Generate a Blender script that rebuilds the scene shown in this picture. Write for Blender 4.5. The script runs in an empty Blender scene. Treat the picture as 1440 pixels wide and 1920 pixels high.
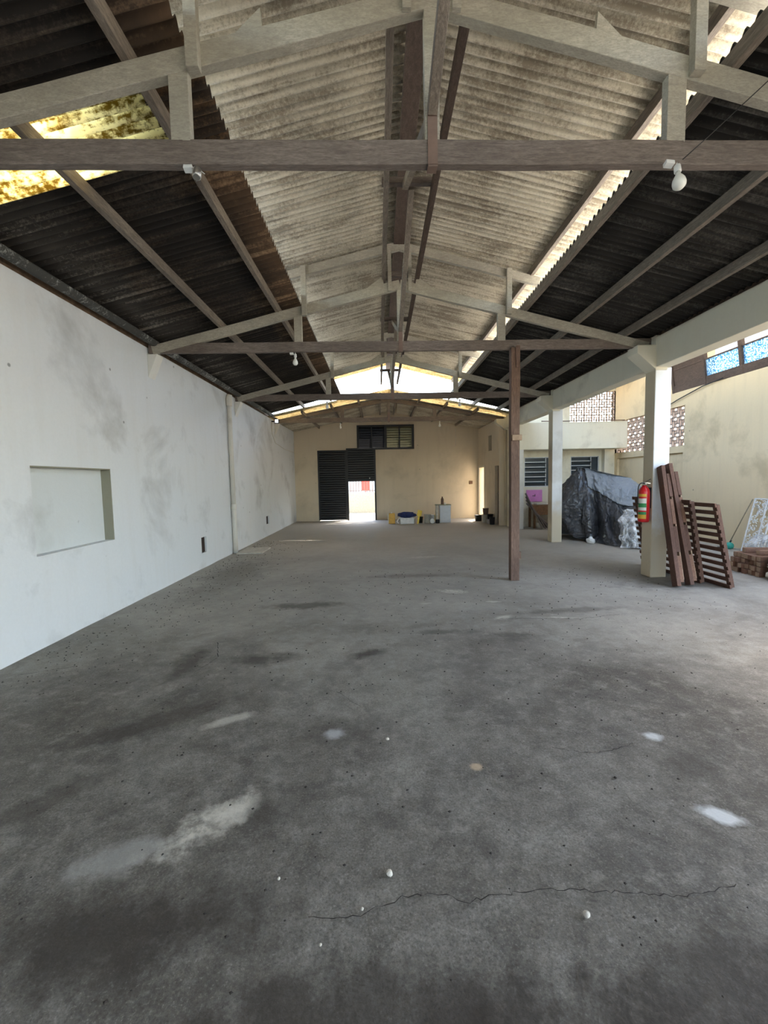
import bpy, bmesh, math, random
from mathutils import Vector, Matrix, noise
random.seed(7)
SC = bpy.context.scene
C = SC.collection

# ------------------------------------------------------------------ camera
cam = bpy.data.cameras.new('camera'); camo = bpy.data.objects.new('camera', cam); C.objects.link(camo)
cam.sensor_fit = 'HORIZONTAL'; cam.sensor_width = 36.0; cam.lens = 36.0 * 800.0 / 1440.0
cam.clip_start = 0.02; cam.clip_end = 500
_p, _y, _r = 0.07385, 0.010992, 0.02
F = Vector((math.sin(_y)*math.cos(_p), math.cos(_y)*math.cos(_p), -math.sin(_p)))
R0 = Vector((math.cos(_y), -math.sin(_y), 0)); U0 = R0.cross(F)
R1 = R0*math.cos(_r) - U0*math.sin(_r); U1 = U0*math.cos(_r) + R0*math.sin(_r)
M = Matrix((R1, U1, -F)).transposed().to_4x4(); M.translation = Vector((0, 0, 1.5))
camo.matrix_world = M
SC.camera = camo

# ------------------------------------------------------------------ light
SKY_STRENGTH = 0.42
SUN_STRENGTH = 3.2
SC.view_settings.view_transform = 'Standard'
try: SC.view_settings.look = 'None'
except Exception: pass
SC.view_settings.gamma = 1.0
SC.view_settings.use_curve_mapping = False
SC.view_settings.exposure = 2.3
SUN_EL, SUN_AZ = math.radians(60), math.radians(45)      # azimuth from +Y towards +X
w = bpy.data.worlds.new('world'); SC.world = w; w.use_nodes = True
nt = w.node_tree; nt.nodes.clear()
sky = nt.nodes.new('ShaderNodeTexSky'); sky.sky_type = 'NISHITA'
sky.sun_disc = False; sky.sun_elevation = SUN_EL; sky.sun_rotation = SUN_AZ
sky.air_density = 1.0; sky.dust_density = 2.5; sky.ozone_density = 1.0
bg = nt.nodes.new('ShaderNodeBackground'); bg.inputs['Strength'].default_value = SKY_STRENGTH
wo = nt.nodes.new('ShaderNodeOutputWorld')
tint = nt.nodes.new('ShaderNodeMixRGB'); tint.blend_type = 'MULTIPLY'; tint.inputs[0].default_value = 1; tint.inputs[2].default_value = (1.05, 1.0, .90, 1)
nt.links.new(sky.outputs[0], tint.inputs[1]); nt.links.new(tint.outputs[0], bg.inputs[0]); nt.links.new(bg.outputs[0], wo.inputs[0])
sun = bpy.data.lights.new('sun', 'SUN'); suno = bpy.data.objects.new('sun', sun); C.objects.link(suno)
sun.energy = SUN_STRENGTH; sun.angle = math.radians(1.0); sun.color = (1.0, 0.93, 0.82)
sd = Vector((math.sin(SUN_AZ)*math.cos(SUN_EL), math.cos(SUN_AZ)*math.cos(SUN_EL), math.sin(SUN_EL)))
suno.rotation_euler = sd.to_track_quat('Z', 'Y').to_euler(); suno.location = (0, 30, 30)

# ------------------------------------------------------------------ materials
def newmat(name):
    m = bpy.data.materials.new(name); m.use_nodes = True
    n = m.node_tree; n.nodes.clear()
    out = n.nodes.new('ShaderNodeOutputMaterial'); b = n.nodes.new('ShaderNodeBsdfPrincipled')
    n.links.new(b.outputs[0], out.inputs[0])
    return m, n, b, out
def coords(n, scale=(1, 1, 1), obj=False):
    if obj:
        t = n.nodes.new('ShaderNodeTexCoord'); src = t.outputs['Object']
    else:
        t = n.nodes.new('ShaderNodeNewGeometry'); src = t.outputs['Position']
    mp = n.nodes.new('ShaderNodeMapping'); mp.inputs['Scale'].default_value = scale
    n.links.new(src, mp.inputs['Vector']); return mp.outputs[0]
def nz(n, vec, scale, detail=6, rough=.6, dist=0.0):
    t = n.nodes.new('ShaderNodeTexNoise'); t.inputs['Scale'].default_value = scale
    t.inputs['Detail'].default_value = detail; t.inputs['Roughness'].default_value = rough
    t.inputs['Distortion'].default_value = dist
    n.links.new(vec, t.inputs['Vector']); return t.outputs[0]
def ramp(n, fac, stops):
    r = n.nodes.new('ShaderNodeValToRGB'); e = r.color_ramp.elements
    while len(e) < len(stops): e.new(0.5)
    for i, (p, c) in enumerate(stops):
        e[i].position = p; e[i].color = (c[0], c[1], c[2], 1) if not isinstance(c, (int, float)) else (c, c, c, 1)
    n.links.new(fac, r.inputs[0]); return r.outputs[0]
def mix(n, fac, a, b, mode='MIX'):
    m = n.nodes.new('ShaderNodeMixRGB'); m.blend_type = mode
    for i, v in ((0, fac), (1, a), (2, b)):
        if isinstance(v, (int, float)): m.inputs[i].default_value = v if i == 0 else (v, v, v, 1)
        elif isinstance(v, (tuple, list)): m.inputs[i].default_value = (v[0], v[1], v[2], 1)
        else: n.links.new(v, m.inputs[i])
    return m.outputs[0]
def math_(n, op, a, b=None, clamp=False):
    m = n.nodes.new('ShaderNodeMath'); m.operation = op; m.use_clamp = clamp
    for i, v in ((0, a), (1, b)):
        if v is None: continue
        if isinstance(v, (int, float)): m.inputs[i].default_value = v
        else: n.links.new(v, m.inputs[i])
    return m.outputs[0]
def bump(n, b, h, strength=.3, dist=.01):
    k = n.nodes.new('ShaderNodeBump'); k.inputs['Strength'].default_value = strength
    k.inputs['Distance'].default_value = dist
    n.links.new(h, k.inputs['Height']); n.links.new(k.outputs[0], b.inputs['Normal'])
def plain(name, col, rough=.6, metal=0.0, var=.12, scale=14):
    m, n, b, o = newmat(name); v = coords(n, obj=True); f = nz(n, v, scale, 5)
    c = ramp(n, f, [(.3, tuple(x*(1-var) for x in col)), (.7, tuple(min(1, x*(1+var)) for x in col))])
    n.links.new(c, b.inputs['Base Color']); b.inputs['Roughness'].default_value = rough
    b.inputs['Metallic'].default_value = metal; return m
def wood(name, dark, light, grain=(2, 2, 2), rough=.8, world=True, bm=.35):
    m, n, b, o = newmat(name); v = coords(n, grain, obj=not world)
    f = nz(n, v, 7, 8, .65, .6); c = ramp(n, f, [(.28, dark), (.52, tuple((a+c_)/2 for a, c_ in zip(dark, light))), (.75, light)])
    v2 = coords(n); g = nz(n, v2, 1.3, 4); c = mix(n, ramp(n, g, [(.35, .0), (.7, .55)]), c, tuple(x*.6 for x in dark))
    fine = nz(n, v, 26, 4, .7); c = mix(n, ramp(n, fine, [(.38, .5), (.56, 0.)]), c, tuple(x*.7 for x in dark))
    n.links.new(c, b.inputs['Base Color']); b.inputs['Roughness'].default_value = rough
    bump(n, b, f, bm, .006); return m
def plaster(name, base, dirt, patch, amount=.5, spots=True, sc=1.0):
    m, n, b, o = newmat(name); v = coords(n)
    a = nz(n, v, .9*sc, 9, .62, .3); c = ramp(n, a, [(.33, dirt), (.33+.22*amount+.05, base), (.8, base)])
    st = nz(n, coords(n, (3.2, 3.2, .35)), 2.0, 5, .6)
    c = mix(n, ramp(n, st, [(.5, 0.), (.8, .38*amount+.1)]), c, patch)
    f = nz(n, v, 30, 4); c = mix(n, ramp(n, f, [(.35, .0), (.75, .12)]), c, dirt)
    if spots:
        vo = n.nodes.new('ShaderNodeTexVoronoi'); vo.inputs['Scale'].default_value = 2.6; n.links.new(v, vo.inputs['Vector'])
        k = nz(n, v, 3.1, 2)
        s = math_(n, 'MULTIPLY', ramp(n, vo.outputs['Distance'], [(.030, 1.), (.055, 0.)]), ramp(n, k, [(.44, 0.), (.50, .75)]))
        c = mix(n, s, c, tuple(x*.3 for x in dirt))
    n.links.new(c, b.inputs['Base Color']); b.inputs['Roughness'].default_value = .88
    bump(n, b, nz(n, v, 5, 10, .7), .35, .012); return m
def roofmat(name, light, mid, dark, thr=.45, streak=.5, edge=None):
    m, n, b, o = newmat(name); v = coords(n)
    st = nz(n, coords(n, (.40, 14, .4)), 1.5, 6, .62)
    bl = nz(n, v, 1.1, 8, .7, .4); fi = nz(n, coords(n, (1, 1, 1)), 38, 3, .8)
    s = math_(n, 'ADD', math_(n, 'MULTIPLY', st, streak), math_(n, 'ADD', math_(n, 'MULTIPLY', bl, .62-streak*.35), math_(n, 'MULTIPLY', fi, .3)))
    if edge:      # brown seepage along the upper edge of the sheets and pale lime along the eave
        sp = n.nodes.new('ShaderNodeSeparateXYZ'); n.links.new(v, sp.inputs[0])
        xx = math_(n, 'ADD', sp.outputs[0], math_(n, 'MULTIPLY', math_(n, 'SUBTRACT', bl, .5), 1.6))
    c = ramp(n, s, [(thr-.1, dark), (thr, mid), (thr+.13, light)])
    if edge:
        e1 = ramp(n, math_(n, 'ADD', math_(n, 'MULTIPLY', xx, .25), 1.0), [(.60, 0.), (.72, 1.)])
        e2 = ramp(n, math_(n, 'ADD', math_(n, 'MULTIPLY', xx, .25), 1.0), [(.24, 1.), (.40, 0.)])
        c = mix(n, e1, c, mix(n, ramp(n, s, [(thr-.08, 0.), (thr+.1, 1.)]), (.075, .045, .025), (.30, .20, .12)))
        c = mix(n, e2, c, mix(n, ramp(n, s, [(thr-.08, 0.), (thr+.04, 1.)]), (.05, .045, .04), (.33, .31, .27)))
    n.links.new(c, b.inputs['Base Color']); b.inputs['Roughness'].default_value = .92
    bump(n, b, fi, .3, .004); return m

MAT = {}
MAT['left_wall'] = plaster('white_painted_plaster', (.73, .75, .76), (.54, .55, .55), (.62, .61, .57), .42)
MAT['niche'] = plaster('niche_back_plaster', (.66, .69, .69), (.56, .58, .57), (.60, .61, .58), .3)
MAT['reveal_shade'] = plaster('niche_reveal_shade', (.30, .29, .22), (.2, .19, .14), (.26, .24, .17), .3, False)
MAT['cream'] = plaster('cream_painted_plaster', (.70, .60, .455), (.56, .48, .36), (.50, .42, .31), .45, sc=.8)
MAT['yellow'] = plaster('yellow_painted_plaster', (.78, .63, .40), (.60, .475, .29), (.50, .41, .27), .35)
MAT['conc_paint'] = plaster('cream_painted_concrete', (.74, .70, .57), (.56, .52, .42), (.62, .57, .45), .35, False)
MAT['white_conc'] = plaster('white_painted_concrete', (.76, .75, .70), (.62, .60, .53), (.66, .60, .47), .4)
MAT['cream_col'] = plaster('shaded_cream_column', (.66, .575, .42), (.50, .43, .31), (.58, .50, .37), .35)  # cream paint, darker than the front to give the shaded sides
MAT['lit_front'] = plaster('skylit_column_face', (.78, .79, .80), (.64, .64, .63), (.70, .68, .62), .3)  # front face whitened to carry the sky light falling on it
def shade_front_foot():  # front fades to cream paint at the foot, shade there painted in
    m = MAT['lit_front']; n = m.node_tree; b = [q for q in n.nodes if q.type == 'BSDF_PRINCIPLED'][0]; src = b.inputs['Base Color'].links[0].from_socket
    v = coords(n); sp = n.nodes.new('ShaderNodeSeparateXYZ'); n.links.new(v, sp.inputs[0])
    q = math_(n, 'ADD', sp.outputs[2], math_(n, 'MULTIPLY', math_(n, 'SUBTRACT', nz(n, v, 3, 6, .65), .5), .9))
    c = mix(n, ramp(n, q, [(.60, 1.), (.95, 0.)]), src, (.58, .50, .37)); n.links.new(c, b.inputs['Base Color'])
shade_front_foot()
MAT['annex'] = plaster('pale_annex_plaster', (.80, .75, .60), (.58, .52, .40), (.62, .55, .42), .4, False)
MAT['timber'] = wood('weathered_roof_timber', (.13, .10, .085), (.34, .29, .25), (1.2, 9, 9))
MAT['timber_long'] = wood('weathered_purlin_timber', (.14, .11, .09), (.42, .36, .29), (9, 1.2, 9))
MAT['timber_pale'] = wood('dusty_pale_timber', (.36, .33, .27), (.62, .58, .48), (2, 6, 6))
MAT['post'] = wood('reddish_brown_post', (.11, .062, .045), (.31, .20, .145), (8, 8, .9))
MAT['pallet'] = wood('dark_red_brown_wood', (.085, .038, .026), (.22, .115, .075), (7, 7, 3), world=True)
MAT['roof_upper'] = roofmat('lichened_fibre_cement', (.70, .645, .52), (.54, .49, .385), (.26, .22, .165), .63, .42)
MAT['roof_top'] = plaster('sun_bleached_roof_outside', (.72, .70, .64), (.55, .53, .47), (.60, .57, .50), .3, False)
MAT['roof_side'] = roofmat('black_moulded_fibre_cement', (.20, .19, .17), (.075, .07, .062), (.02, .018, .016), .76, .62)
MAT['roof_brown'] = roofmat('brown_stained_fibre_cement', (.30, .20, .11), (.12, .07, .035), (.03, .02, .013), .74, .6)
MAT['black_steel'] = plain('black_painted_steel', (.012, .014, .018), .45)
MAT['iron'] = plain('rusty_iron', (.22, .15, .12), .7, .3)
MAT['white_plastic'] = plain('white_plastic', (.78, .78, .76), .35)
MAT['pvc'] = plaster('dusty_white_pvc', (.70, .67, .60), (.52, .49, .42), (.6, .55, .45), .3, False)
MAT['gutter'] = roofmat('mouldy_gutter', (.72, .73, .70), (.45, .46, .44), (.06, .06, .055), .62, .2)
MAT['red_paint'] = plain('glossy_red_paint', (.62, .015, .02), .28, var=.05)
MAT['rubber'] = plain('black_rubber', (.012, .012, .012), .5)
MAT['chrome'] = plain('dull_chrome', (.5, .48, .45), .3, .9)
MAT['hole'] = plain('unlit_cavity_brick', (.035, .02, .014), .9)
MAT['label_white'] = plain('label_white', (.75, .75, .70), .5, var=.03)
MAT['label_green'] = plain('label_green', (.03, .26, .08), .5, var=.03)
MAT['label_yellow'] = plain('label_yellow', (.70, .42, .05), .5, var=.03)
MAT['blue_cloth'] = plain('navy_cloth', (.02, .035, .13), .8, var=.5)
MAT['yellow_plastic'] = plain('yellow_plastic', (.80, .56, .05), .5)
MAT['orange_can'] = plain('orange_yellow_can', (.72, .42, .08), .5)
MAT['teal'] = plain('teal_plastic', (.03, .33, .26), .45)
MAT['pink'] = plain('pink_sheet', (.72, .27, .62), .7, var=.1, scale=5)
MAT['brown_board'] = plain('brown_board', (.20, .10, .04), .7, var=.3)
MAT['red_sign'] = plain('red_board', (.75, .06, .04), .5)
MAT['sack'] = plain('pale_sack', (.60, .57, .48), .85, var=.2)
MAT['alu'] = plain('painted_grey_metal', (.52, .55, .58), .4, .2)
MAT['dark_wood'] = wood('dark_window_wood', (.07, .045, .035), (.17, .12, .09), (5, 2, 5))
MAT['batten'] = wood('batten_wood', (.16, .075, .045), (.34, .19, .12), (3, 8, 8))
MAT['batten_end'] = wood('sawn_batten_end', (.30, .19, .12), (.62, .46, .32), (3, 8, 8))
MAT['tile'] = plain('pale_cement_tile', (.50, .48, .42), .85, var=.25, scale=6)
MAT['pebble'] = plain('pale_stone', (.62, .58, .50), .9)
MAT['grit'] = plain('dark_grit', (.04, .033, .028), .95)
MAT['crack'] = plain('dark_crack', (.035, .03, .026), .95)

def glassmat():
    m, n, b, o = newmat('blue_patterned_glass'); v = coords(n, (1, 1, 1))
    f = nz(n, v, 42, 2, .5); c = ramp(n, f, [(.42, (.10, .25, .42)), (.60, (.72, .86, .95))])
    tr = n.nodes.new('ShaderNodeBsdfTranslucent'); n.links.new(c, tr.inputs[0])
    tp = n.nodes.new('ShaderNodeBsdfTransparent'); n.links.new(c, tp.inputs[0])
    mx = n.nodes.new('ShaderNodeMixShader'); mx.inputs[0].default_value = .45
    n.links.new(tr.outputs[0], mx.inputs[1]); n.links.new(tp.outputs[0], mx.inputs[2]); n.links.new(mx.outputs[0], o.inputs[0])
    return m
MAT['pattern_glass'] = glassmat()
def skylight(name, lo, hi):
    m, n, b, o = newmat(name); v = coords(n)
    f = nz(n, coords(n, (.7, 5, 1)), 3.2, 7, .75, .3); f2 = nz(n, v, 26, 3, .7)
    s = math_(n, 'ADD', math_(n, 'MULTIPLY', f, .62), math_(n, 'MULTIPLY', f2, .38))
    c = ramp(n, s, [(.44, lo), (.53, hi)])
    tr = n.nodes.new('ShaderNodeBsdfTranslucent'); n.links.new(c, tr.inputs[0])
    df = n.nodes.new('ShaderNodeBsdfDiffuse'); n.links.new(c, df.inputs[0])
    mx = n.nodes.new('ShaderNodeMixShader'); mx.inputs[0].default_value = .35
    n.links.new(tr.outputs[0], mx.inputs[1]); n.links.new(df.outputs[0], mx.inputs[2]); n.links.new(mx.outputs[0], o.inputs[0])
    return m
MAT['mossy_sky'] = skylight('mossy_translucent_sheet', (.22, .15, .03), (.92, .84, .52))
MAT['milky'] = skylight('added_light_spreading_sheet', (.31, .33, .35), (.42, .44, .46))  # unseen annex roof sheet, added to spread soft light indoors
MAT['amber'] = skylight('aged_amber_translucent_sheet', (.34, .27, .16), (.60, .53, .36))
def tarpmat():
    m, n, b, o = newmat('black_tarpaulin'); v = coords(n)
    b.inputs['Base Color'].default_value = (.022, .025, .034, 1)
    b.inputs['Coat Weight'].default_value = .6; b.inputs['Coat Roughness'].default_value = .12
    b.inputs['Roughness'].default_value = .22
    b.inputs['Specular IOR Level'].default_value = .8
    f = nz(n, coords(n, (2.2, 2.2, .8)), 3.5, 5, .6, 1.6); bump(n, b, f, 1.0, .09); return m
MAT['tarp'] = tarpmat()
def clearmat():
    m, n, b, o = newmat('clear_polythene'); v = coords(n)
    g = n.nodes.new('ShaderNodeBsdfGlossy'); g.inputs['Roughness'].default_value = .18
    d = n.nodes.new('ShaderNodeBsdfDiffuse'); d.inputs[0].default_value = (.72, .74, .76, 1)
    t = n.nodes.new('ShaderNodeBsdfTransparent')
    k = n.nodes.new('ShaderNodeBump'); k.inputs['Strength'].default_value = 1; k.inputs['Distance'].default_value = .05
    f = nz(n, v, 5, 4, .55, 1.5); n.links.new(f, k.inputs['Height']); n.links.new(k.outputs[0], g.inputs['Normal']); n.links.new(k.outputs[0], d.inputs['Normal'])
    a = n.nodes.new('ShaderNodeMixShader'); a.inputs[0].default_value = .4
    n.links.new(d.outputs[0], a.inputs[1]); n.links.new(g.outputs[0], a.inputs[2])
    c = n.nodes.new('ShaderNodeMixShader'); n.links.new(ramp(n, f, [(.35, .25), (.6, .8)]), c.inputs[0])
    n.links.new(t.outputs[0], c.inputs[1]); n.links.new(a.outputs[0], c.inputs[2]); n.links.new(c.outputs[0], o.inputs[0])
    return m
MAT['clear'] = clearmat()
def louvre_glass():
    m, n, b, o = newmat('dark_louvre_glass'); b.inputs['Base Color'].default_value = (.03, .045, .06, 1)
    b.inputs['Roughness'].default_value = .15; return m
MAT['louvre'] = louvre_glass()

def floormat():
    m, n, b, o = newmat('worn_concrete_floor'); v = coords(n)
    a = nz(n, v, .55, 9, .6, .5); c = ramp(n, a, [(.36, (.115, .102, .083)), (.50, (.205, .190, .162)), (.62, (.30, .282, .245))])
    d = nz(n, v, 2.3, 8, .7, .4); c = mix(n, ramp(n, d, [(.40, .62), (.50, 0.)]), c, (.10, .09, .078))
    g = nz(n, v, 60, 3, .7); c = mix(n, ramp(n, g, [(.35, .25), (.6, 0.)]), c, (.08, .07, .06))
    g2 = nz(n, v, 17, 4, .7); c = mix(n, ramp(n, g2, [(.55, 0.), (.75, .3)]), c, (.40, .385, .35))
    m3 = nz(n, v, 6.5, 9, .78, .2); c = mix(n, ramp(n, m3, [(.38, .45), (.50, 0.), (.60, 0.)]), c, (.07, .06, .048)); c = mix(n, ramp(n, m3, [(.52, 0.), (.68, .5)]), c, (.38, .36, .315))
    m4 = nz(n, v, 120, 2, .7); c = mix(n, ramp(n, m4, [(.30, .5), (.48, 0.)]), c, (.06, .05, .042)); c = mix(n, ramp(n, m4, [(.58, 0.), (.75, .35)]), c, (.50, .48, .43))
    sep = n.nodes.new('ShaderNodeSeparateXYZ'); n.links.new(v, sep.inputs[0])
    # floor colour lightened toward the far end, standing in for brighter light there
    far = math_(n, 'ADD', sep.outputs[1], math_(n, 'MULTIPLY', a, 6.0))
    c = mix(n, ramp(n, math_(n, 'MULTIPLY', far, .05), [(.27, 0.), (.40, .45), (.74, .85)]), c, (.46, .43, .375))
    # stains, and foreground shade painted in as dark patches: (x, y, rx, ry, angle, colour, strength)
    ed = nz(n, v, 7, 7, .7); ed2 = nz(n, v, 1.8, 6, .7)
    for (x, y, rx, ry, ang, col, st) in STAINS_AND_SHADE:
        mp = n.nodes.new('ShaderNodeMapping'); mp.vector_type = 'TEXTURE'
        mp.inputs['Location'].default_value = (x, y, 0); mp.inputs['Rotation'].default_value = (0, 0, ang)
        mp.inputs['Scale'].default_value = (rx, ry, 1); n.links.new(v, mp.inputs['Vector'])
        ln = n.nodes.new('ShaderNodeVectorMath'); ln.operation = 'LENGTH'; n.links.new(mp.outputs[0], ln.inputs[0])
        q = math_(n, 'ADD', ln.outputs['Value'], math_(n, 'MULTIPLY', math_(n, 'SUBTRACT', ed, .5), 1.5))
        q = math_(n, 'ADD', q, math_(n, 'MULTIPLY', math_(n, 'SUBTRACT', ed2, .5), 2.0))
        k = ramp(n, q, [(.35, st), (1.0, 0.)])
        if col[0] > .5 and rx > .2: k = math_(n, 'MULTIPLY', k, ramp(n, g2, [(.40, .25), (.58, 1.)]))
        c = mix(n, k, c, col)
    n.links.new(c, b.inputs['Base Color']); b.inputs['Roughness'].default_value = .82
    h = math_(n, 'ADD', math_(n, 'MULTIPLY', nz(n, v, 3.0, 8, .7), 1.0), math_(n, 'MULTIPLY', g2, .35))
    bump(n, b, h, .5, .02); return m
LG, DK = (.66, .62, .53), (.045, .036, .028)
STAINS_AND_SHADE = [(-.80, 1.79, .30, .13, .75, LG, .9), (-.72, 1.86, .16, .10, .6, LG, .8), (-1.05, 1.66, .25, .10, .4, (.42, .41, .38), .6), (-.29, 2.45, .075, .06, 0, (.74, .75, .75), .95), (1.48, 1.76, .10, .05, -.5, (.68, .70, .70), .9),
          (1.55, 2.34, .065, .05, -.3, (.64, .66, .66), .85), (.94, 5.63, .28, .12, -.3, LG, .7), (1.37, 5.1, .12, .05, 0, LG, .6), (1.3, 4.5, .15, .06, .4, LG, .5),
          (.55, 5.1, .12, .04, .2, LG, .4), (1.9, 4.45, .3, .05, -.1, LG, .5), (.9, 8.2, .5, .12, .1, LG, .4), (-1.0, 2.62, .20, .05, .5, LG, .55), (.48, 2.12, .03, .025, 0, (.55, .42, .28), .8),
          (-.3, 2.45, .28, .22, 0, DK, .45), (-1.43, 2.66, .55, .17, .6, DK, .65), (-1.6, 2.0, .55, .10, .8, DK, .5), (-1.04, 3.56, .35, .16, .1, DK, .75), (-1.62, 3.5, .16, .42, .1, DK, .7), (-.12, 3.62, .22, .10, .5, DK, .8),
          (-.94, 5.12, .6, .17, .1, DK, .65), (-.55, 1.86, .10, .16, .2, DK, .5), (-.85, 1.36, .7, .2, .1, DK, .8), (.0, 1.1, .8, .16, 0, DK, .65), (1.0, 1.15, .6, .18, .1, DK, .65), (.2, .9, 2.4, .28, .05, DK, .8),  # front entries add vignette-like darkening to the stained floor
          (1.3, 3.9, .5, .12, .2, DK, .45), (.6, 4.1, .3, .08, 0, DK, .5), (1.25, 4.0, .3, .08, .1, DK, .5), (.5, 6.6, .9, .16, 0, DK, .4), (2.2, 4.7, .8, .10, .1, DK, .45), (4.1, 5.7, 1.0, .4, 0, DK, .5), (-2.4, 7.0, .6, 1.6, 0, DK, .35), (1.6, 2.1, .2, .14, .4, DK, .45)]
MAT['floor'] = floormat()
MAT['dirt'] = plain('sunlit_yard_ground', (.30, .27, .22), .9)
MAT['gatewall'] = plain('yellowish_yard_wall', (.42, .38, .28), .9)

# ------------------------------------------------------------------ mesh helpers
def box(bm, x0, x1, y0, y1, z0, z1):
    vs = [bm.verts.new(p) for p in ((x0,y0,z0),(x1,y0,z0),(x1,y1,z0),(x0,y1,z0),(x0,y0,z1),(x1,y0,z1),(x1,y1,z1),(x0,y1,z1))]
    for f in ((3,2,1,0),(4,5,6,7),(0,1,5,4),(1,2,6,5),(2,3,7,6),(3,0,4,7)): bm.faces.new([vs[i] for i in f])
def bar(bm, a, b, w, h, up=(0, 0, 1), seg=1, jit=0.0):
    """beam of width w (sideways) and height h between the centres a and b"""
    a, b = Vector(a), Vector(b); d = (b-a).normalized(); u = Vector(up); s = d.cross(u).normalized(); u = s.cross(d).normalized()
    rings = []
    for i in range(seg+1):
        p = a.lerp(b, i/seg)
        if 0 < i < seg and jit: p = p + u*random.uniform(-jit, jit) + s*random.uniform(-jit, jit)
        rings.append([bm.verts.new(p + s*sx*w/2 + u*sz*h/2) for sx, sz in ((-1,-1),(1,-1),(1,1),(-1,1))])
    for i in range(seg):
        for k in range(4): bm.faces.new((rings[i][k], rings[i][(k+1) % 4], rings[i+1][(k+1) % 4], rings[i+1][k]))
    bm.faces.new(rings[0][::-1]); bm.faces.new(rings[-1])
def tube(bm, pts, r, n=12, cap=True, radii=None):
    pts = [Vector(p) for p in pts]; rings = []; s0 = None
    for i, p in enumerate(pts):
        d = (pts[min(i+1, len(pts)-1)] - pts[max(i-1, 0)]).normalized()
        if s0 is None: s0 = d.orthogonal().normalized()
        s = (s0 - d*s0.dot(d)).normalized(); s0 = s; u = d.cross(s); rr = radii[i] if radii else r
        rings.append([bm.verts.new(p + (s*math.cos(2*math.pi*k/n) + u*math.sin(2*math.pi*k/n))*rr) for k in range(n)])
    for a, b in zip(rings, rings[1:]):
        for k in range(n): bm.faces.new((a[k], a[(k+1) % n], b[(k+1) % n], b[k])).smooth = True
    if cap: bm.faces.new(rings[0][::-1]); bm.faces.new(rings[-1])
def lathe(bm, prof, c=(0, 0, 0), n=24, ax=None):
    rings = []; c = Vector(c); q = Vector((0, 0, 1)).rotation_difference(Vector(ax)) if ax else None
    for r, z in prof:
        ring = []
        for k in range(n):
            p = Vector((r*math.cos(2*math.pi*k/n), r*math.sin(2*math.pi*k/n), z))
            if q: p = q @ p
            ring.append(bm.verts.new(c+p))
        rings.append(ring)
    for a, b in zip(rings, rings[1:]):
        for k in range(n): bm.faces.new((a[k], a[(k+1) % n], b[(k+1) % n], b[k])).smooth = True
    bm.faces.new(rings[0][::-1]); bm.faces.new(rings[-1])
def prism(bm, pts, d):
    """extrude polygon pts (3D) by vector d"""
    d = Vector(d); a = [bm.verts.new(p) for p in pts]; b = [bm.verts.new(Vector(p)+d) for p in pts]; n = len(pts)
    bm.faces.new(a[::-1]); bm.faces.new(b)
    for i in range(n): bm.faces.new((a[i], a[(i+1) % n], b[(i+1) % n], b[i]))
def obj(name, bm, mat, parent=None, bevel=0.0, loc=None, rot=None):
    bmesh.ops.recalc_face_normals(bm, faces=bm.faces)
    me = bpy.data.meshes.new(name); bm.to_mesh(me); bm.free()
    for m in (mat if isinstance(mat, (list, tuple)) else [mat]): me.materials.append(m)
    o = bpy.data.objects.new(name, me); C.objects.link(o)
    if parent: o.parent = parent
    if loc: o.location = loc
    if rot: o.rotation_euler = rot
    if bevel:
        b = o.modifiers.new('bevel', 'BEVEL'); b.width = bevel; b.segments = 2; b.limit_method = 'ANGLE'
    return o
def B(): return bmesh.new()
def thing(name, label, cat, loc=(0, 0, 0), rz=0, group=None):
    o = bpy.data.objects.new(name, None); C.objects.link(o); o.location = loc; o.rotation_euler = (0, 0, rz); o.empty_display_size = .1
    o['label'] = label; o['category'] = cat
    if group: o['group'] = group
    return o
def tag(o, label, cat, group=None, kind=None):
    o['label'] = label; o['category'] = cat
    if group: o['group'] = group
    if kind: o['kind'] = kind
    return o
def struct(name, bm, mat, parent=None, bevel=0, label=None):
    o = obj(name, bm, mat, parent, bevel)
    if not parent: o['kind'] = 'structure'
    if label: o['label'] = label
    return o
def panel(bm, axis, pos, thick, u0, u1, z0, z1, holes):
    """wall slab perpendicular to 'axis' with rectangular holes; pos = inner face, thick signed outward"""
    us = sorted({u0, u1, *[min(max(h[i], u0), u1) for h in holes for i in (0, 1)]}); zs = sorted({z0, z1, *[min(max(h[i], z0), z1) for h in holes for i in (2, 3)]})
    def solid(i, j):
        if i < 0 or j < 0 or i >= len(us)-1 or j >= len(zs)-1: return False
        u, z = (us[i]+us[i+1])/2, (zs[j]+zs[j+1])/2
        return not any(h[0] < u < h[1] and h[2] < z < h[3] for h in holes)
    def P(u, z, t): return (pos+t, u, z) if axis == 'X' else (u, pos+t, z)
    def q(*p): bm.faces.new([bm.verts.new(x) for x in p])
    for i in range(len(us)-1):
        for j in range(len(zs)-1):
            if not solid(i, j): continue
            a, b, c, d = us[i], us[i+1], zs[j], zs[j+1]
            for t in (0, thick): q(P(a,c,t), P(b,c,t), P(b,d,t), P(a,d,t))
            if not solid(i-1, j): q(P(a,c,0), P(a,d,0), P(a,d,thick), P(a,c,thick))
            if not solid(i+1, j): q(P(b,c,0), P(b,d,0), P(b,d,thick), P(b,c,thick))
            if not solid(i, j-1): q(P(a,c,0), P(b,c,0), P(b,c,thick), P(a,c,thick))
            if not solid(i, j+1): q(P(a,d,0), P(b,d,0), P(b,d,thick), P(a,d,thick))
    bmesh.ops.remove_doubles(bm, verts=bm.verts, dist=1e-4)

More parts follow.
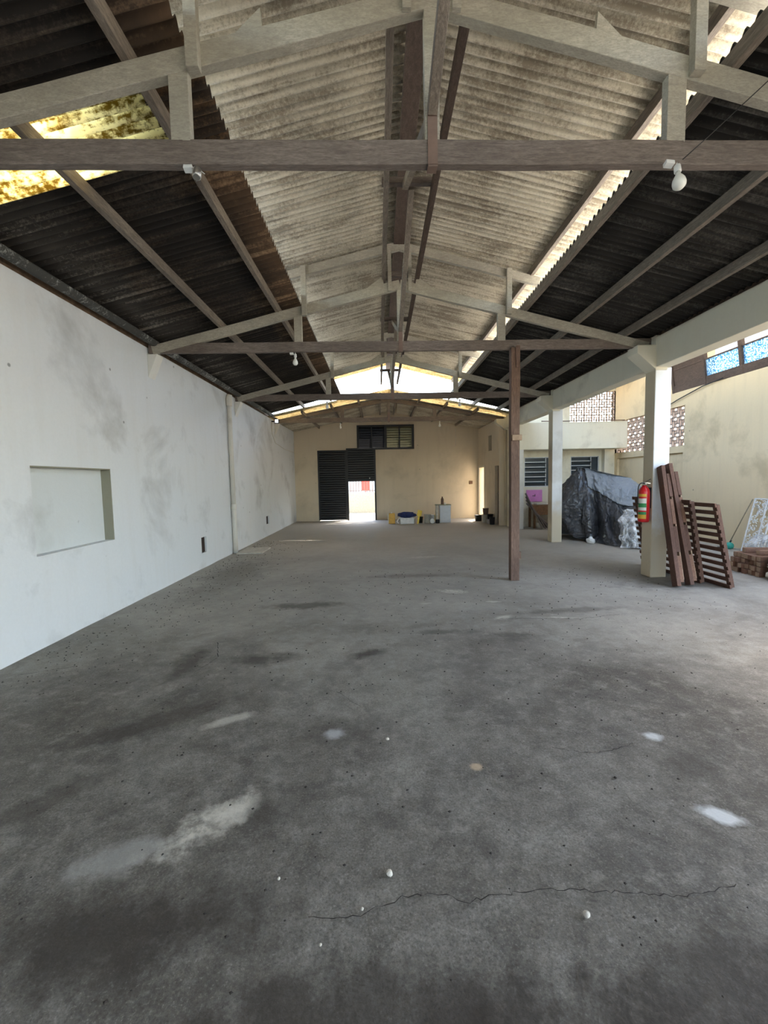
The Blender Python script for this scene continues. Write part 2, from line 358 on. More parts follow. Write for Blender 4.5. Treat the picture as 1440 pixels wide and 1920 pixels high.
# ------------------------------------------------------------------ setting
XL, XW, XR, YB = -3.17, 3.8, 7.2, 16.3
AX = .35                                        # ridge line
b = B(); nx, ny = 60, 120
gv = [[b.verts.new((-3.4 + 11.2*i/nx, -4.5 + 21.0*j/ny, 0.006*noise.noise(Vector((i*.35, j*.35, 3))) - .003)) for j in range(ny+1)] for i in range(nx+1)]
for i in range(nx):
    for j in range(ny): b.faces.new((gv[i][j], gv[i+1][j], gv[i+1][j+1], gv[i][j+1])).smooth = True
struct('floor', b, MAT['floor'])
b = B(); box(b, -60, 60, -60, 70, -.25, -.12); struct('ground', b, MAT['dirt'])
b = B(); box(b, -10, 14, 16.52, 20.3, -.12, -.02); struct('ground', b, MAT['dirt'])

b = B()
niche = (3.94, 5.11, .86, 1.70)
panel(b, 'X', XL, -.20, -4.5, YB+.2, -.05, 3.40, [niche, (7.56, 7.78, .27, .55), (11.95, 12.25, .33, .56)])
struct('wall_left', b, MAT['left_wall'])
b = B(); box(b, XL-.19, XL-.11, niche[0]-.1, niche[1]+.1, niche[2]-.1, niche[3]+.1); struct('wall_left_niche', b, MAT['niche'])
b = B(); box(b, XL-.11, XL-.003, niche[0], niche[1], niche[3]-.012, niche[3]+.001); box(b, XL-.11, XL-.003, niche[1]-.012, niche[1]+.001, niche[2], niche[3]-.012); struct('niche_shade_lining', b, MAT['reveal_shade'])  # thin lining on top and far reveal, coloured dark for their shade
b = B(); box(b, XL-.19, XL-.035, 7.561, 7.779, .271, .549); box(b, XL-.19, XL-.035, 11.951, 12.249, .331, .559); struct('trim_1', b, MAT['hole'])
b = B(); box(b, XL-.16, XL-.02, -4.5, YB, 3.40, 3.50); struct('trim_2', b, plain('brown_eave_board', (.17, .11, .07), .8, var=.4))

b = B()
panel(b, 'Y', YB, .2, XL-.2, XW+.2, -.05, 4.4, [(-2.27, -.11, -.1, 2.66), (-.79, 1.37, 2.68, 3.58)])
for s in (-1, 1):
    n_ = Vector((s*.20, 0, 1)).normalized()
    bmesh.ops.bisect_plane(b, geom=b.verts[:]+b.edges[:]+b.faces[:], plane_co=(AX, 0, 4.09), plane_no=n_, clear_outer=True)
struct('wall_back', b, MAT['cream'])
b = B(); panel(b, 'X', XW, .18, 13.45, YB, -.05, 3.36, [(15.35, 16.1, -.1, 1.9), (13.5, 13.95, -.1, 1.9), (14.33, 14.78, 2.43, 2.95)])
struct('wall_right', b, MAT['cream'])
# rooms behind the inner right wall
b = B(); box(b, XW+.18, 7.0, 15.0, 15.15, -.05, 3.0); box(b, 6.9, 7.05, 13.2, 15.0, -.05, 3.0); box(b, XW+.18, 7.0, 13.2, 15.1, 2.98, 3.04); struct('wall_room', b, MAT['cream'])
b = B(); box(b, 6.2, 6.3, 15.2, 19, -.05, 2.6); struct('wall_passage', b, MAT['annex'])

# annex right wall with block screens
b = B(); panel(b, 'X', XR, .2, 4.4, 9.45, -.05, 3.45, []); panel(b, 'X', XR, .2, 9.45, 13.2, -.05, 4.25, [(10.05, 13.0, 2.18, 3.12), (10.07, 12.85, -.1, 2.02)])
panel(b, 'X', XR+.06, .1, 10.0, 12.9, -.05, 2.1, [])
struct('wall_annex_right', b, MAT['yellow'])
b = B(); panel(b, 'Y', 13.0, .2, 3.98, XR+.2, -.05, 4.35, [(5.82, 7.2, 3.12, 4.05), (4.44, 5.30, 1.22, 2.11), (5.86, 6.72, 1.28, 2.11)])
struct('wall_annex_back', b, MAT['annex'])
b = B(); box(b, 4.02, XR, 12.35, 12.99, 2.30, 3.07); struct('trim_parapet', b, MAT['annex'], bevel=.01)
b = B(); box(b, 6.80, 6.94, 12.82, 12.99, 0, 2.30); struct('trim_pilaster', b, MAT['annex'])
b = B(); box(b, 4.02, 4.20, 12.35, 12.99, 0, 2.30); struct('trim_pilaster', b, MAT['white_conc'])

def cobogo(name, axis, pos, u0, u1, z0, z1, nu, nz_, mat):
    b = B(); du, dz, t = (u1-u0)/nu, (z1-z0)/nz_, .014
    def bb(a0, a1, c0, c1):
        if axis == 'X': box(b, pos, pos+.05, a0, a1, c0, c1)
        else: box(b, a0, a1, pos, pos+.05, c0, c1)
    for i in range(nu+1): bb(u0+i*du-t, u0+i*du+t, z0, z1)
    for j in range(nz_+1): bb(u0, u1, z0+j*dz-t, z0+j*dz+t)
    for i in range(nu):
        for j in range(nz_):
            x, z, k = u0+i*du, z0+j*dz, .012
            bb(x+du/3-k, x+du/3+k, z+dz/3, z+dz); bb(x, x+du*2/3, z+dz/3-k, z+dz/3+k)
            bb(x+du*2/3-k, x+du*2/3+k, z, z+dz*2/3); bb(x+du/3, x+du, z+dz*2/3-k, z+dz*2/3+k)
    o = struct(name, b, mat); return o
cobmat = plain('unpainted_screen_block', (.36, .28, .23), .9)
cobogo('window_1', 'X', XR+.05, 10.05, 13.0, 2.18, 3.12, 12, 4, cobmat)
cobogo('window_2', 'Y', 13.05, 5.82, 7.2, 3.12, 4.05, 6, 4, cobmat)

# unseen annex roof, added to block sun, with a gap for sky light
def corrug(name, mat, x0, x1, y0, y1, zf, pitch=.085, amp=.024, thick=.008, nxs=6, top=True):
    b = B(); n = int((y1-y0)/pitch*8); rows = []
    for i in range(nxs+1):
        x = x0+(x1-x0)*i/nxs; rows.append([b.verts.new((x, y0+(y1-y0)*j/n, zf(x)+amp*math.sin(2*math.pi*(y0+(y1-y0)*j/n)/pitch))) for j in range(n+1)])
    for i in range(nxs):
        for j in range(n):
            f = b.faces.new((rows[i][j], rows[i+1][j], rows[i+1][j+1], rows[i][j+1])); f.smooth = True
    me = bpy.data.meshes.new(name); b.to_mesh(me); b.free(); me.materials.append(MAT['roof_top'] if top else mat); me.materials.append(mat)
    o = bpy.data.objects.new(name, me); C.objects.link(o); o['kind'] = 'structure'; s = o.modifiers.new('solid', 'SOLIDIFY'); s.thickness = thick; s.offset = 0; s.material_offset = 1; s.material_offset_rim = 1
    return o
corrug('ceiling_annex_added', MAT['roof_upper'], 4.36, 8.6, 4.8, 6.6, lambda x: 4.46+.0*x, .17, .02)
corrug('ceiling_annex_added', MAT['milky'], 4.36, 8.6, 6.6, 12.2, lambda x: 4.46+.0*x, .17, .02, top=False)
corrug('ceiling_annex_added', MAT['roof_upper'], 4.36, 8.6, 12.2, 13.3, lambda x: 4.46+.0*x, .17, .02)
corrug('ceiling_annex_added', MAT['roof_upper'], 4.36, 8.6, -4.5, 2.0, lambda x: 4.46+.0*x, .17, .02)

# ------------------------------------------------------------------ main roof
side_z = lambda x: 4.42 - .25*abs(x-AX)
up_z = lambda x: 4.92 - .25*abs(x-AX)
low_z = lambda x: 4.12 - .20*abs(x-AX)
MAT['roof_left'] = roofmat('sooty_brown_fibre_cement', (.20, .17, .14), (.055, .042, .032), (.014, .011, .009), .76, .62, edge=True)
corrug('ceiling_side_left', MAT['roof_left'], XL-.12, -1.07, -4.5, 2.85, side_z)
corrug('ceiling_side_left', MAT['roof_left'], XL-.12, -1.07, 3.38, 12.8, side_z)
corrug('ceiling_side_left', MAT['roof_brown'], -1.45, -1.05, 2.85, 3.38, side_z)
sk = corrug('ceiling_skylight', MAT['mossy_sky'], XL-.12, -1.43, 2.83, 3.40, side_z, top=False)
corrug('ceiling_side_right', MAT['roof_side'], 2.12, 4.35, -4.5, 12.8, side_z)
corrug('ceiling_upper_left', MAT['roof_upper'], -1.75, AX, -4.5, 12.3, up_z, nxs=10)
corrug('ceiling_upper_left', MAT['amber'], -1.75, AX, 12.3, 12.9, up_z, nxs=10, top=False)
corrug('ceiling_upper_right', MAT['amber'], AX, 2.62, 12.3, 12.9, up_z, nxs=10, top=False)
corrug('ceiling_far_left', MAT['amber'], XL-.2, AX, 12.6, 13.3, low_z, nxs=10, top=False)
corrug('ceiling_far_right', MAT['amber'], AX, 4.3, 12.6, 13.3, low_z, nxs=10, top=False)
corrug('ceiling_upper_right', MAT['roof_upper'], AX, 2.62, -4.5, 12.3, up_z, nxs=10)
corrug('ceiling_far_left', MAT['roof_upper'], XL-.2, AX, 13.3, 16.7, low_z, nxs=10)
corrug('ceiling_far_right', MAT['roof_upper'], AX, 4.3, 13.3, 16.7, low_z, nxs=10)

# trusses -----------------------------------------------------------
TY = [2.63, 6.18, 9.76, 13.4]
ORD = ['nearest', 'second', 'third', 'farthest']
def truss(i, Y):
    r = thing('roof_truss', ['weathered timber roof truss nearest the camera, bare bulb and empty socket under its tie beam',
        'timber roof truss whose right half is propped by the brown wooden post', 'timber roof truss between the propped one and the farthest, ends above the black back door',
        'low timber roof truss farthest away in front of the back wall, without raised roof posts'][i], 'roof truss', (AX, Y, 0), math.radians(1.0), 'timber trusses across the hall')
    XLn, XRn = XL-AX+.02, 3.95-AX
    t = MAT['timber']; tp = MAT['timber_pale'] if i < 3 else MAT['timber']
    b = B(); bar(b, (XLn, 0, 3.385), (XRn, 0, 3.385), .055, .135, seg=14, jit=.003); obj('tie_beam', b, t, r, .004)
    rz = (lambda x: 4.22-.25*abs(x)) if i < 3 else (lambda x: 3.98-.17*abs(x))   # rafter centre line
    for s, xe in ((-1, XLn), (1, XRn)):
        b = B(); bar(b, (0, 0, rz(0)), (xe*.985, 0, rz(xe*.985)), .06, .125, seg=8, jit=.003); obj('rafter', b, t if i == 3 else [MAT['timber_pale'], t][0 if i == 0 else (s > 0 and 0)], r, .004)
    b = B(); bar(b, (0, .0, 3.45), (0, 0, 4.2 if i < 3 else 3.95), .085, .05, up=(0, 1, 0)); obj('king_post', b, tp, r, .003)
    b = B(); box(b, -.028, .028, -.036, -.03, 3.30, 3.60); box(b, -.028, .028, -.036, .036, 3.307, 3.314); obj('iron_strap', b, MAT['iron'], r)['label'] = 'rusty flat iron strap'
    for s in (-1, 1):
        b = B(); bar(b, (s*1.43, 0, 3.44), (s*1.43, 0, 3.86 if i < 3 else 3.72), .11, .055, up=(0, 1, 0)); obj('strut', b, tp, r, .003)
    if i < 3:
        ru = lambda x: 4.75-.25*abs(x)
        for s in (-1, 1):
            b = B(); bar(b, (0, .02, ru(0)), (s*1.98, .02, ru(1.98)), .06, .11); obj('upper_rafter', b, tp, r, .004)
            px_ = 1.525 if s > 0 else 1.33; b = B(); bar(b, (s*px_, -.055, 3.79), (s*px_, -.055, ru(px_)+.04), .07, .05, up=(0, 1, 0)); obj('upper_post', b, MAT['timber_pale'], r, .003)
            b = B(); bar(b, (s*.14, -.045, 4.12), (s*.14, -.045, 4.70), .05, .03, up=(0, 1, 0)); obj('apex_post', b, MAT['timber_pale'], r, .002)
            b = B()
            if i == 0: prism(b, [(s*.95, -.02, rz(.95)+.06), (s*1.12, -.02, rz(1.12)+.06), (s*.96, -.02, rz(.96)+.17)], (0, .03, 0))
            else: prism(b, [(s*.22, -.02, rz(.22)+.05), (s*.50, -.02, rz(.5)+.05), (s*.24, -.02, rz(.24)+.17)], (0, .03, 0))
            obj('wedge_block', b, MAT['timber_pale'], r)
        b = B(); bar(b, (-.16, 0, 4.36), (.16, 0, 4.36), .05, .07); obj('spacer', b, t, r)
    # longitudinal braces rising from the king post to the mid-bay spacers
    for s in ((-1, 1) if i < 3 else ()):
        b = B(); bar(b, (0, s*.03, 3.60), (0, s*1.76, 4.37 if i < 3 else 4.02), .055, .07, seg=4, jit=.003); obj('ridge_brace', b, MAT['timber_long'], r, .003)
    return r
for i, Y in enumerate(TY): truss(i, Y)
for k, Y in enumerate((.85, 4.40, 7.97, 11.56)):
    b = B(); box(b, AX-.26, AX+.27, Y-.03, Y+.03, 4.38, 4.44)
    tag(obj('ridge_spacer', b, MAT['timber'], bevel=.003), ['short crosspiece joining the ridge purlins nearer than the first truss', 'short crosspiece joining the ridge purlins between first and second truss',
        'short crosspiece joining the ridge purlins between second and third truss', 'short crosspiece joining the ridge purlins beyond the third truss'][k], 'timber', 'ridge crosspieces')

# purlins
def purlin(x, zc, y0, y1, label, w=.05, h=.10, mat='timber_long'):
    b = B(); bar(b, (x, y0, zc), (x, y1, zc), w, h, seg=int((y1-y0)/1.2)+1, jit=.004)
    return tag(obj('roof_purlin', b, MAT[mat], bevel=.003), label, 'purlin', 'long roof purlins')
pz = lambda x: 4.285-.25*abs(x-AX)+.05
purlin(-2.15, pz(-2.15), -4.5, 12.85, 'long purlin under the dark left roof, the one nearer the left wall')
purlin(-1.36, pz(-1.36), -4.5, 12.85, 'long purlin under the dark left roof, the one nearer the ridge')
purlin(2.12, pz(2.12), -4.5, 12.85, 'long purlin at the upper edge of the dark right roof beside the bright strip')
purlin(2.86, pz(2.86), -4.5, 13.35, 'middle long purlin under the dark right roof')
purlin(3.56, pz(3.56), -4.5, 12.85, 'long purlin under the dark right roof nearest the concrete beam')
purlin(.13, 4.335, -4.5, 12.7, 'left one of the two ridge purlins, pale side, seen between left roof and ridge', .05, .10)
purlin(.60, 4.335, -4.5, 12.7, 'right one of the two ridge purlins, dark underside with a thin bright edge', .05, .10, 'dark_wood')
purlin(2.22, 4.385, -4.5, 12.8, 'grey purlin carrying the raised roof on the right, left of the bright strip', .05, .10)
purlin(-1.52, 4.385, -4.5, 12.8, 'purlin carrying the raised roof on the left, mostly hidden by the dark sheets', .05, .10)
b = B(); bar(b, (AX, -4.5, 4.80), (AX, 12.85, 4.80), .15, .08, seg=12, jit=.003)
tag(obj('ridge_beam', b, MAT['dark_wood'], bevel=.003), 'dark ridge beam under the peak of the raised roof', 'beam')
for k, x in enumerate((-2.2, -1.35, -.55, .1, .6, 1.25, 2.05, 2.95)):
    z = low_z(x)-.07
    b = B(); bar(b, (x, 12.62, z), (x, 16.29, z), .05, .09)
    tag(obj('roof_purlin', b, MAT['timber_long'], bevel=.003), ['short purlin of the low far roof bay closest to the left wall', 'short far bay purlin second from the left wall',
        'short far bay purlin left of the ridge pair', 'left short purlin of the far bay ridge pair', 'right short purlin of the far bay ridge pair', 'short far bay purlin right of the ridge pair',
        'short far bay purlin above the right end of the back window', 'short purlin of the low far roof bay closest to the columns'][k], 'purlin', 'short purlins of the far roof bay')

# left corbels, gutter, pipe ------------------------------------------------
for k, Y in enumerate(TY):
    b = B(); prism(b, [(XL+.001, Y-.09, 3.31), (XL+.14, Y-.09, 3.31), (XL+.001, Y-.09, 2.99)], (0, .18, 0))
    tag(obj('wall_corbel', b, MAT['white_conc'], bevel=.006), ['triangular plaster corbel on left wall under the nearest truss', 'triangular plaster corbel on left wall under the propped truss',
        'triangular plaster corbel on left wall beside the top of the downpipe', 'triangular plaster corbel on left wall under the small floodlight'][k], 'corbel', 'corbels on the left wall')
def gutter(y0, y1, label):
    b = B(); n = 16; L = int((y1-y0)*3)
    rings = []
    for j in range(L+1):
        y = y0+(y1-y0)*j/L; rings.append([b.verts.new((-3.07+.062*math.cos(a), y, 3.475+.004*math.sin(j*.7)+.062*math.sin(a))) for a in [math.pi+math.pi*k/n for k in range(n+1)]])
    for p, q in zip(rings, rings[1:]):
        for k in range(n): b.faces.new((p[k], p[k+1], q[k+1], q[k])).smooth = True
    o = obj('gutter', b, MAT['gutter']); s = o.modifiers.new('s', 'SOLIDIFY'); s.thickness = .008
    return tag(o, label, 'gutter')
gutter(-4.5, 13.3, 'long mould-stained half-round gutter along the top of the left wall')
r = thing('downpipe', 'white dusty downpipe on the left wall with an elbow at the top', 'pipe', (-3.11, 9.15, 0))
b = B(); tube(b, [(0, 0, 0), (0, 0, 1.05)], .05, 16); tube(b, [(0, 0, .98), (0, 0, 3.0), (0, 0, 3.18)], .046, 16); obj('pipe', b, MAT['pvc'], r)
b = B(); lathe(b, [(.055, .95), (.058, .96), (.058, 1.05), (.055, 1.06)], n=16); obj('joint_collar', b, MAT['pvc'], r)
b = B(); tube(b, [(0, 0, 3.12), (0, 0, 3.26), (.01, 0, 3.32), (.02, 0, 3.36)], .056, 16, radii=[.058, .06, .056, .05]); obj('elbow', b, MAT['pvc'], r)
b = B(); box(b, -3.035, -2.50, 8.95, 9.72, .003, .03); tag(obj('cement_tile', b, MAT['tile'], bevel=.004, rot=(0, 0, 0)), 'flat pale cement slab on the floor at the foot of the downpipe', 'slab')
r = thing('floodlight', 'small black floodlight with lit white lens high on the left wall far end', 'light', (XL+.16, 12.95, 3.33))
b = B(); box(b, -.07, .07, .0, .05, -.07, .06); obj('housing', b, MAT['black_steel'], r, .006)
b = B(); box(b, -.045, .045, -.006, .004, -.045, .045)
lm, n_, bb_, o_ = newmat('lit_lens'); bb_.inputs['Emission Color'].default_value = (.9, .95, 1, 1); bb_.inputs['Emission Strength'].default_value = .8; obj('lens', b, lm, r)
b = B(); box(b, -.16, -.05, .02, .04, -.02, .02); obj('bracket', b, MAT['black_steel'], r)
b = B(); tube(b, [(XL+.01, 12.9, 3.3), (XL+.012, 12.95, 2.95), (XL+.012, 13.3, 2.72), (XL+.012, 14.6, 2.62), (XL+.012, 16.2, 2.6)], .008, 6); tag(obj('cable', b, MAT['pvc']), 'thin cable drooping along the left wall below the floodlight', 'cable')

# right beam and columns ---------------------------------------------------
b = B(); box(b, 3.95, 4.17, -4.4, 13.35, 3.02, 3.44); tag(obj('concrete_beam', b, MAT['conc_paint'], bevel=.008), 'long cream-painted concrete beam along the top of the right columns', 'beam')
b = B(); box(b, 4.0, 4.12, -4.4, 13.3, 3.44, 3.50); struct('trim_3', b, MAT['dark_wood'])
for k, Y in enumerate([-.95] + TY):
    if k == 0: lab = None
    y0 = Y-.06
    r = thing('concrete_column', ['square cream concrete column beyond the right edge of the picture, nearer than the beam end', 'square concrete column out of view on the right under the nearest truss', 'white-faced square column carrying the red fire extinguisher',
        'slim white-faced square column left of the black tarpaulin heap', 'narrow cream column standing at the end of the inner right wall'][k], 'column', (3.95, y0, 0), 0, 'columns on the right side')
    b = B(); zc = 0
    if zc: box(b, 0, .235, 0, .235, 0, zc)
    box(b, 0, .235, 0, .235, zc, 3.02); bmesh.ops.remove_doubles(b, verts=b.verts, dist=1e-4)
    bmesh.ops.delete(b, geom=[f for f in b.faces if zc and abs(f.calc_center_median().z-zc) < .01], context='FACES_ONLY')
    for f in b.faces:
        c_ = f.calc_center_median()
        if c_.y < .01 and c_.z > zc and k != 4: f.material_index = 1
    obj('shaft', b, [MAT['cream_col'], MAT['lit_front']], r, .012)
    b = B(); prism(b, [(.01, -.012, 3.33), (-.27, -.012, 3.33), (-.27, -.012, 3.22), (.01, -.012, 2.98)], (0, .25, 0)); obj('corbel', b, MAT['conc_paint'], r, .008)
    b = B(); box(b, -.01, .16, -.014, .24, 2.98, 3.46); obj('beam_seat', b, MAT['conc_paint'], r, .006)

# wooden prop --------------------------------------------------------------
r = thing('wooden_post', 'tall reddish brown timber post propping the second truss from the floor', 'post', (1.965, 6.18, 0))
b = B(); bar(b, (0, 0, 0), (0, 0, 3.33), .125, .11, up=(0, 1, 0), seg=8, jit=.003); obj('shaft', b, MAT['post'], r, .005)
b = B(); box(b, -.055, .085, -.085, -.058, 2.03, 2.11); obj('nailed_block', b, MAT['batten_end'], r, .004)['label'] = 'pale nailed wood block'
b = B(); box(b, .0, .055, -.075, -.056, 3.05, 3.35); obj('top_cleat', b, MAT['post'], r, .003)
b = B(); box(b, .062, .095, -.03, .03, .32, .42); obj('lower_cleat', b, MAT['post'], r, .003)

# ------------------------------------------------------------------ back wall fittings
def shutter(name, x0, x1, z0, z1, y, label):
    r = bpy.data.objects.new(name, None); C.objects.link(r); r.location = ((x0+x1)/2, y, z0); r['kind'] = 'structure'; r['label'] = label
    hw = (x1-x0)/2; b = B(); n = int((z1-z0)/.085)
    for k in range(n):
        z = (z1-z0)*k/n; h = (z1-z0)/n
        prism(b, [(-hw, 0, z), (-hw, -.018, z+h*.25), (-hw, -.018, z+h*.75), (-hw, 0, z+h*.98), (-hw, .02, z+h*.98), (-hw, .02, z)], (2*hw, 0, 0))
    box(b, -hw, hw, .021, .03, 0, z1-z0); obj('slats', b, MAT['black_steel'], r)
    for s in (-1, 1):
        b = B(); box(b, s*hw-.03, s*hw+.03, -.04, .04, 0 if z0 < .1 else -z0, z1-z0+.02); obj('guide_rail', b, MAT['black_steel'], r)
    b = B(); box(b, -hw-.03, hw+.03, -.06, .06, z1-z0, z1-z0+.07); obj('head_box', b, MAT['black_steel'], r, .005)
    if z0 > .5:
        b = B(); box(b, -hw, hw, -.03, .03, -.05, .01); obj('bottom_rail', b, MAT['black_steel'], r)
        b = B(); box(b, hw*.6-.015, hw*.6+.015, -.06, -.03, .05, .08); obj('lock', b, MAT['chrome'], r)
    return r
shutter('door_1', -2.27, -1.24, .02, 2.60, YB+.02, 'black slatted shutter pulled fully down')
shutter('door_2', -1.18, -.13, 1.53, 2.66, YB-.02, 'black slatted shutter half open over the yard')
r = bpy.data.objects.new('window_3', None); C.objects.link(r); r['kind'] = 'structure'; r.location = (.29, YB, 3.13)
b = B()
for (x0, x1, z0, z1) in ((-1.08, 1.08, .39, .46), (-1.08, 1.08, -.46, -.39), (-1.08, -1.0, -.4, .4), (1.0, 1.08, -.4, .4), (-.05, .05, -.4, .4), (-.55, -.50, -.4, .4), (.50, .55, -.4, .4)): box(b, x0, x1, -.03, .08, z0, z1)
obj('frame', b, MAT['black_steel'], r, .004)
for k, (x0, x1) in enumerate(((-1.0, -.55), (-.5, -.05), (.05, .50), (.55, 1.0))):
    b = B(); n = 9
    for j in range(n):
        z = -.36+.72*j/(n-1); dz = .050 if k > 1 else .052
        prism(b, [(x0, -.0, z-dz), (x0, .045, z+dz), (x0, .05, z+dz), (x0, .005, z-dz)], (x1-x0, 0, 0))
    obj('louvre_pane', b, MAT['black_steel'] if k < 2 else plain('smoky_glass%d' % k, (.16, .15, .09), .3), r)
b = B(); box(b, 3.46, 3.58, YB-.03, YB+.01, 1.30, 1.42); tag(obj('switch_box', b, plain('brown_box', (.13, .06, .03), .6), bevel=.004), 'small dark brown switch box on the back wall near the right corner', 'switch box')
b = B(); tube(b, [(2.95, YB-.01, 2.75), (2.95, YB-.01, 3.42)], .006, 5); tag(obj('cable', b, MAT['pvc']), 'short vertical cable on the back wall right of the dark window', 'cable')
# yard beyond the door
b = B(); box(b, -8, 6, 20.3, 20.5, -.12, .95); struct('wall_yard', b, MAT['gatewall'])
b = B()
for k in range(60): box(b, -5+.13*k, -5+.13*k+.032, 20.38, 20.40, .95, 1.75)
box(b, -5, 3, 20.37, 20.41, 1.58, 1.61); box(b, -5, 3, 20.37, 20.41, 1.02, 1.05)
tag(obj('fence_railing', b, MAT['iron']), 'thin upright bar railing on top of the low yard wall beyond the half-open shutter', 'fence')
b = B(); box(b, -1.05, -.55, 26, 26.05, .9, 1.75); box(b, -.83, -.77, 26.0, 26.06, -.12, .9); tag(obj('red_panel', b, MAT['red_sign']), 'small red board far out beyond the yard railing', 'board')
b = B()
for z in (2.0,): pass
box(b, -30, 30, 40, 40.5, -.1, 3.2); struct('wall_far_street', b, plain('pale_street_wall', (.5, .5, .48), .9))

# door leaf edges in right inner wall
b = B(); panel(b, 'X', XW-.015, .03, 15.28, 16.17, 0, 1.97, [(15.35, 16.1, -.1, 1.90)]); struct('door_3', b, MAT['conc_paint'])
r = bpy.data.objects.new('door_4', None); C.objects.link(r); r['kind'] = 'structure'; r.location = (XW+.10, 13.5, 0)
b = B(); box(b, 0, .04, .0, .45, 0, 1.9); obj('leaf', b, MAT['dark_wood'], r, .004)
b = B(); lathe(b, [(.0, 0), (.02, .01), (.025, .03), (.0, .05)], (-.05, .38, 1.0), 12, (1, 0, 0)); obj('door_knob', b, MAT['chrome'], r)

# annex windows with louvres
def louvre_window(name, x0, x1, z0, z1, y, split):
    r = bpy.data.objects.new(name, None); C.objects.link(r); r['kind'] = 'structure'; r.location = (x0, y, z0)
    W, H = x1-x0, z1-z0; b = B(); t = .022
    for q in ((0, W, 0, t), (0, W, H-t, H), (0, t, 0, H), (W-t, W, 0, H), (split-t/2, split+t/2, 0, H)): box(b, q[0], q[1], 0, .04, q[2], q[3])
    obj('frame', b, MAT['alu'], r)
    b = B(); box(b, t, W-t, .05, .055, t, H-t); obj('pane', b, MAT['louvre'], r)
    n = 6
    for k in range(1, n):
        z = H*k/n; b = B(); box(b, t, split, .0, .03, z-.012, z+.012); obj('louvre_bar', b, MAT['alu'], r)
        b = B(); prism(b, [(t, -.05, z-.055), (t, -.045, z-.05), (t, .045, z-.0), (t, .04, z-.01)], (split-t, 0, 0)); obj('louvre_pane', b, MAT['louvre'], r)
    return r
louvre_window('window_4', 4.44, 5.30, 1.22, 2.11, 13.01, .66)
louvre_window('window_5', 5.86, 6.72, 1.28, 2.11, 13.01, .62)

# tilted clerestory window on the annex wall
r = bpy.data.objects.new('window_6', None); C.objects.link(r); r['kind'] = 'structure'; r.location = (XR+.02, 4.6, 3.46); r.rotation_euler = (0, math.radians(-7), 0)
ys = [0, .95, 1.95, 2.9, 3.9, 4.85, 5.85]
b = B(); box(b, -.02, .05, 0, 5.87, 0, .17); box(b, -.02, .05, 0, 5.87, .98, 1.06)
for y in ys: box(b, -.03, .06, y-.035, y+.035, 0, 1.06)
box(b, -.01, .03, 0, 5.85, .52, .545); obj('frame', b, MAT['dark_wood'], r, .004)
for k in range(5):
    b = B(); box(b, .015, .021, ys[k]+.035, ys[k+1]-.035, .17, .55); obj('pane', b, MAT['pattern_glass'], r)
b = B(); box(b, .0, .02, ys[5]+.035, ys[6]-.035, .17, .75); obj('board_infill', b, MAT['dark_wood'], r)
b = B(); tube(b, [(7.16, 11.4, 3.0), (7.15, 10.2, 3.28), (7.14, 9.45, 3.42), (7.15, 8.9, 3.47)], .012, 6); tag(obj('cable', b, MAT['rubber']), 'dark cable sloping along the yellow wall above the block screen', 'cable')
b = B(); tube(b, [(4.7, 12.33, 3.1), (5.4, 12.32, 3.09), (6.2, 12.32, 3.10), (7.1, 12.32, 3.09)], .014, 6); tag(obj('conduit', b, MAT['iron']), 'thin horizontal pipe along the top of the annex parapet', 'pipe')

# wall behind the camera
b = B(); panel(b, 'Y', -4.5, -.2, XL-.2, 8, -.05, 3.4, [(4.2, 7.9, .5, 3.3), (.3, 3.4, 2.5, 3.35)]); struct('wall_front', b, MAT['cream'])

# ------------------------------------------------------------------ bulbs
def bulb(x, y, z, tilt, label, sx=1.0, box_=True, glass=True):
    r = thing('light_bulb' if glass else 'bulb_socket', label, 'light bulb' if glass else 'bulb socket', (x, y, z), 0, 'bulbs under the tie beams' if glass else None)
    b = B(); tube(b, [(0, 0, 0), (0, -.004, -.03)], .004, 6); lathe(b, [(.012, 0), (.018, -.005), (.019, -.045), (.015, -.05)], (0, 0, -.02), 14); obj('socket', b, MAT['white_plastic'], r)
    if box_:
        b = B(); box(b, -.075, -.025, -.02, .015, -.03, -.005); obj('terminal_box', b, MAT['white_plastic'], r, .003)
    if glass:
        b = B(); lathe(b, [(.013, 0), (.014, -.025), (.022, -.04), (.033, -.065), (.036, -.085), (.034, -.10), (.022, -.115), (.004, -.12)], (0, 0, -.065), 20, None)
        m_ = MAT['bulb']; o = obj('glass', b, m_, r)
    else:
        b = B(); lathe(b, [(.022, -.02), (.024, -.03), (.024, -.075), (.018, -.08)], n=14); obj('ring', b, MAT['chrome'], r)
        for a in (0, 2, 4.2):
            b = B(); tube(b, [(.02*math.cos(a), .02*math.sin(a), -.03), (.045*math.cos(a), .045*math.sin(a), -.055)], .002, 5); obj('loose_wire', b, MAT['white_plastic'], r)
    r.rotation_euler = (math.radians(tilt[0]), math.radians(tilt[1]), 0)
    return r
mb, n_, bb_, o_ = newmat('frosted_bulb_glass'); bb_.inputs['Base Color'].default_value = (.86, .86, .80, 1); bb_.inputs['Roughness'].default_value = .2; MAT['bulb'] = mb
bulb(1.77, 2.60, 3.305, (-18, 6), 'bare white bulb hanging on the right under the nearest tie beam')
bulb(-1.0, 2.60, 3.315, (-20, 0), 'empty broken bulb socket under the nearest tie beam on the left', glass=False)
bulb(-1.13, 6.14, 3.31, (-10, 0), 'small bulb under the propped truss tie beam on the left')
bulb(-1.12, 9.73, 3.31, (0, 0), 'small bulb under the third tie beam on the left', box_=False)
bulb(1.86, 9.73, 3.31, (0, 0), 'small bulb under the third tie beam on the right')
bulb(-1.15, 13.38, 3.31, (0, 0), 'tiny bulb under the farthest tie beam on the left', box_=False)
bulb(1.93, 13.38, 3.31, (0, 0), 'tiny bulb under the farthest tie beam on the right', box_=False)
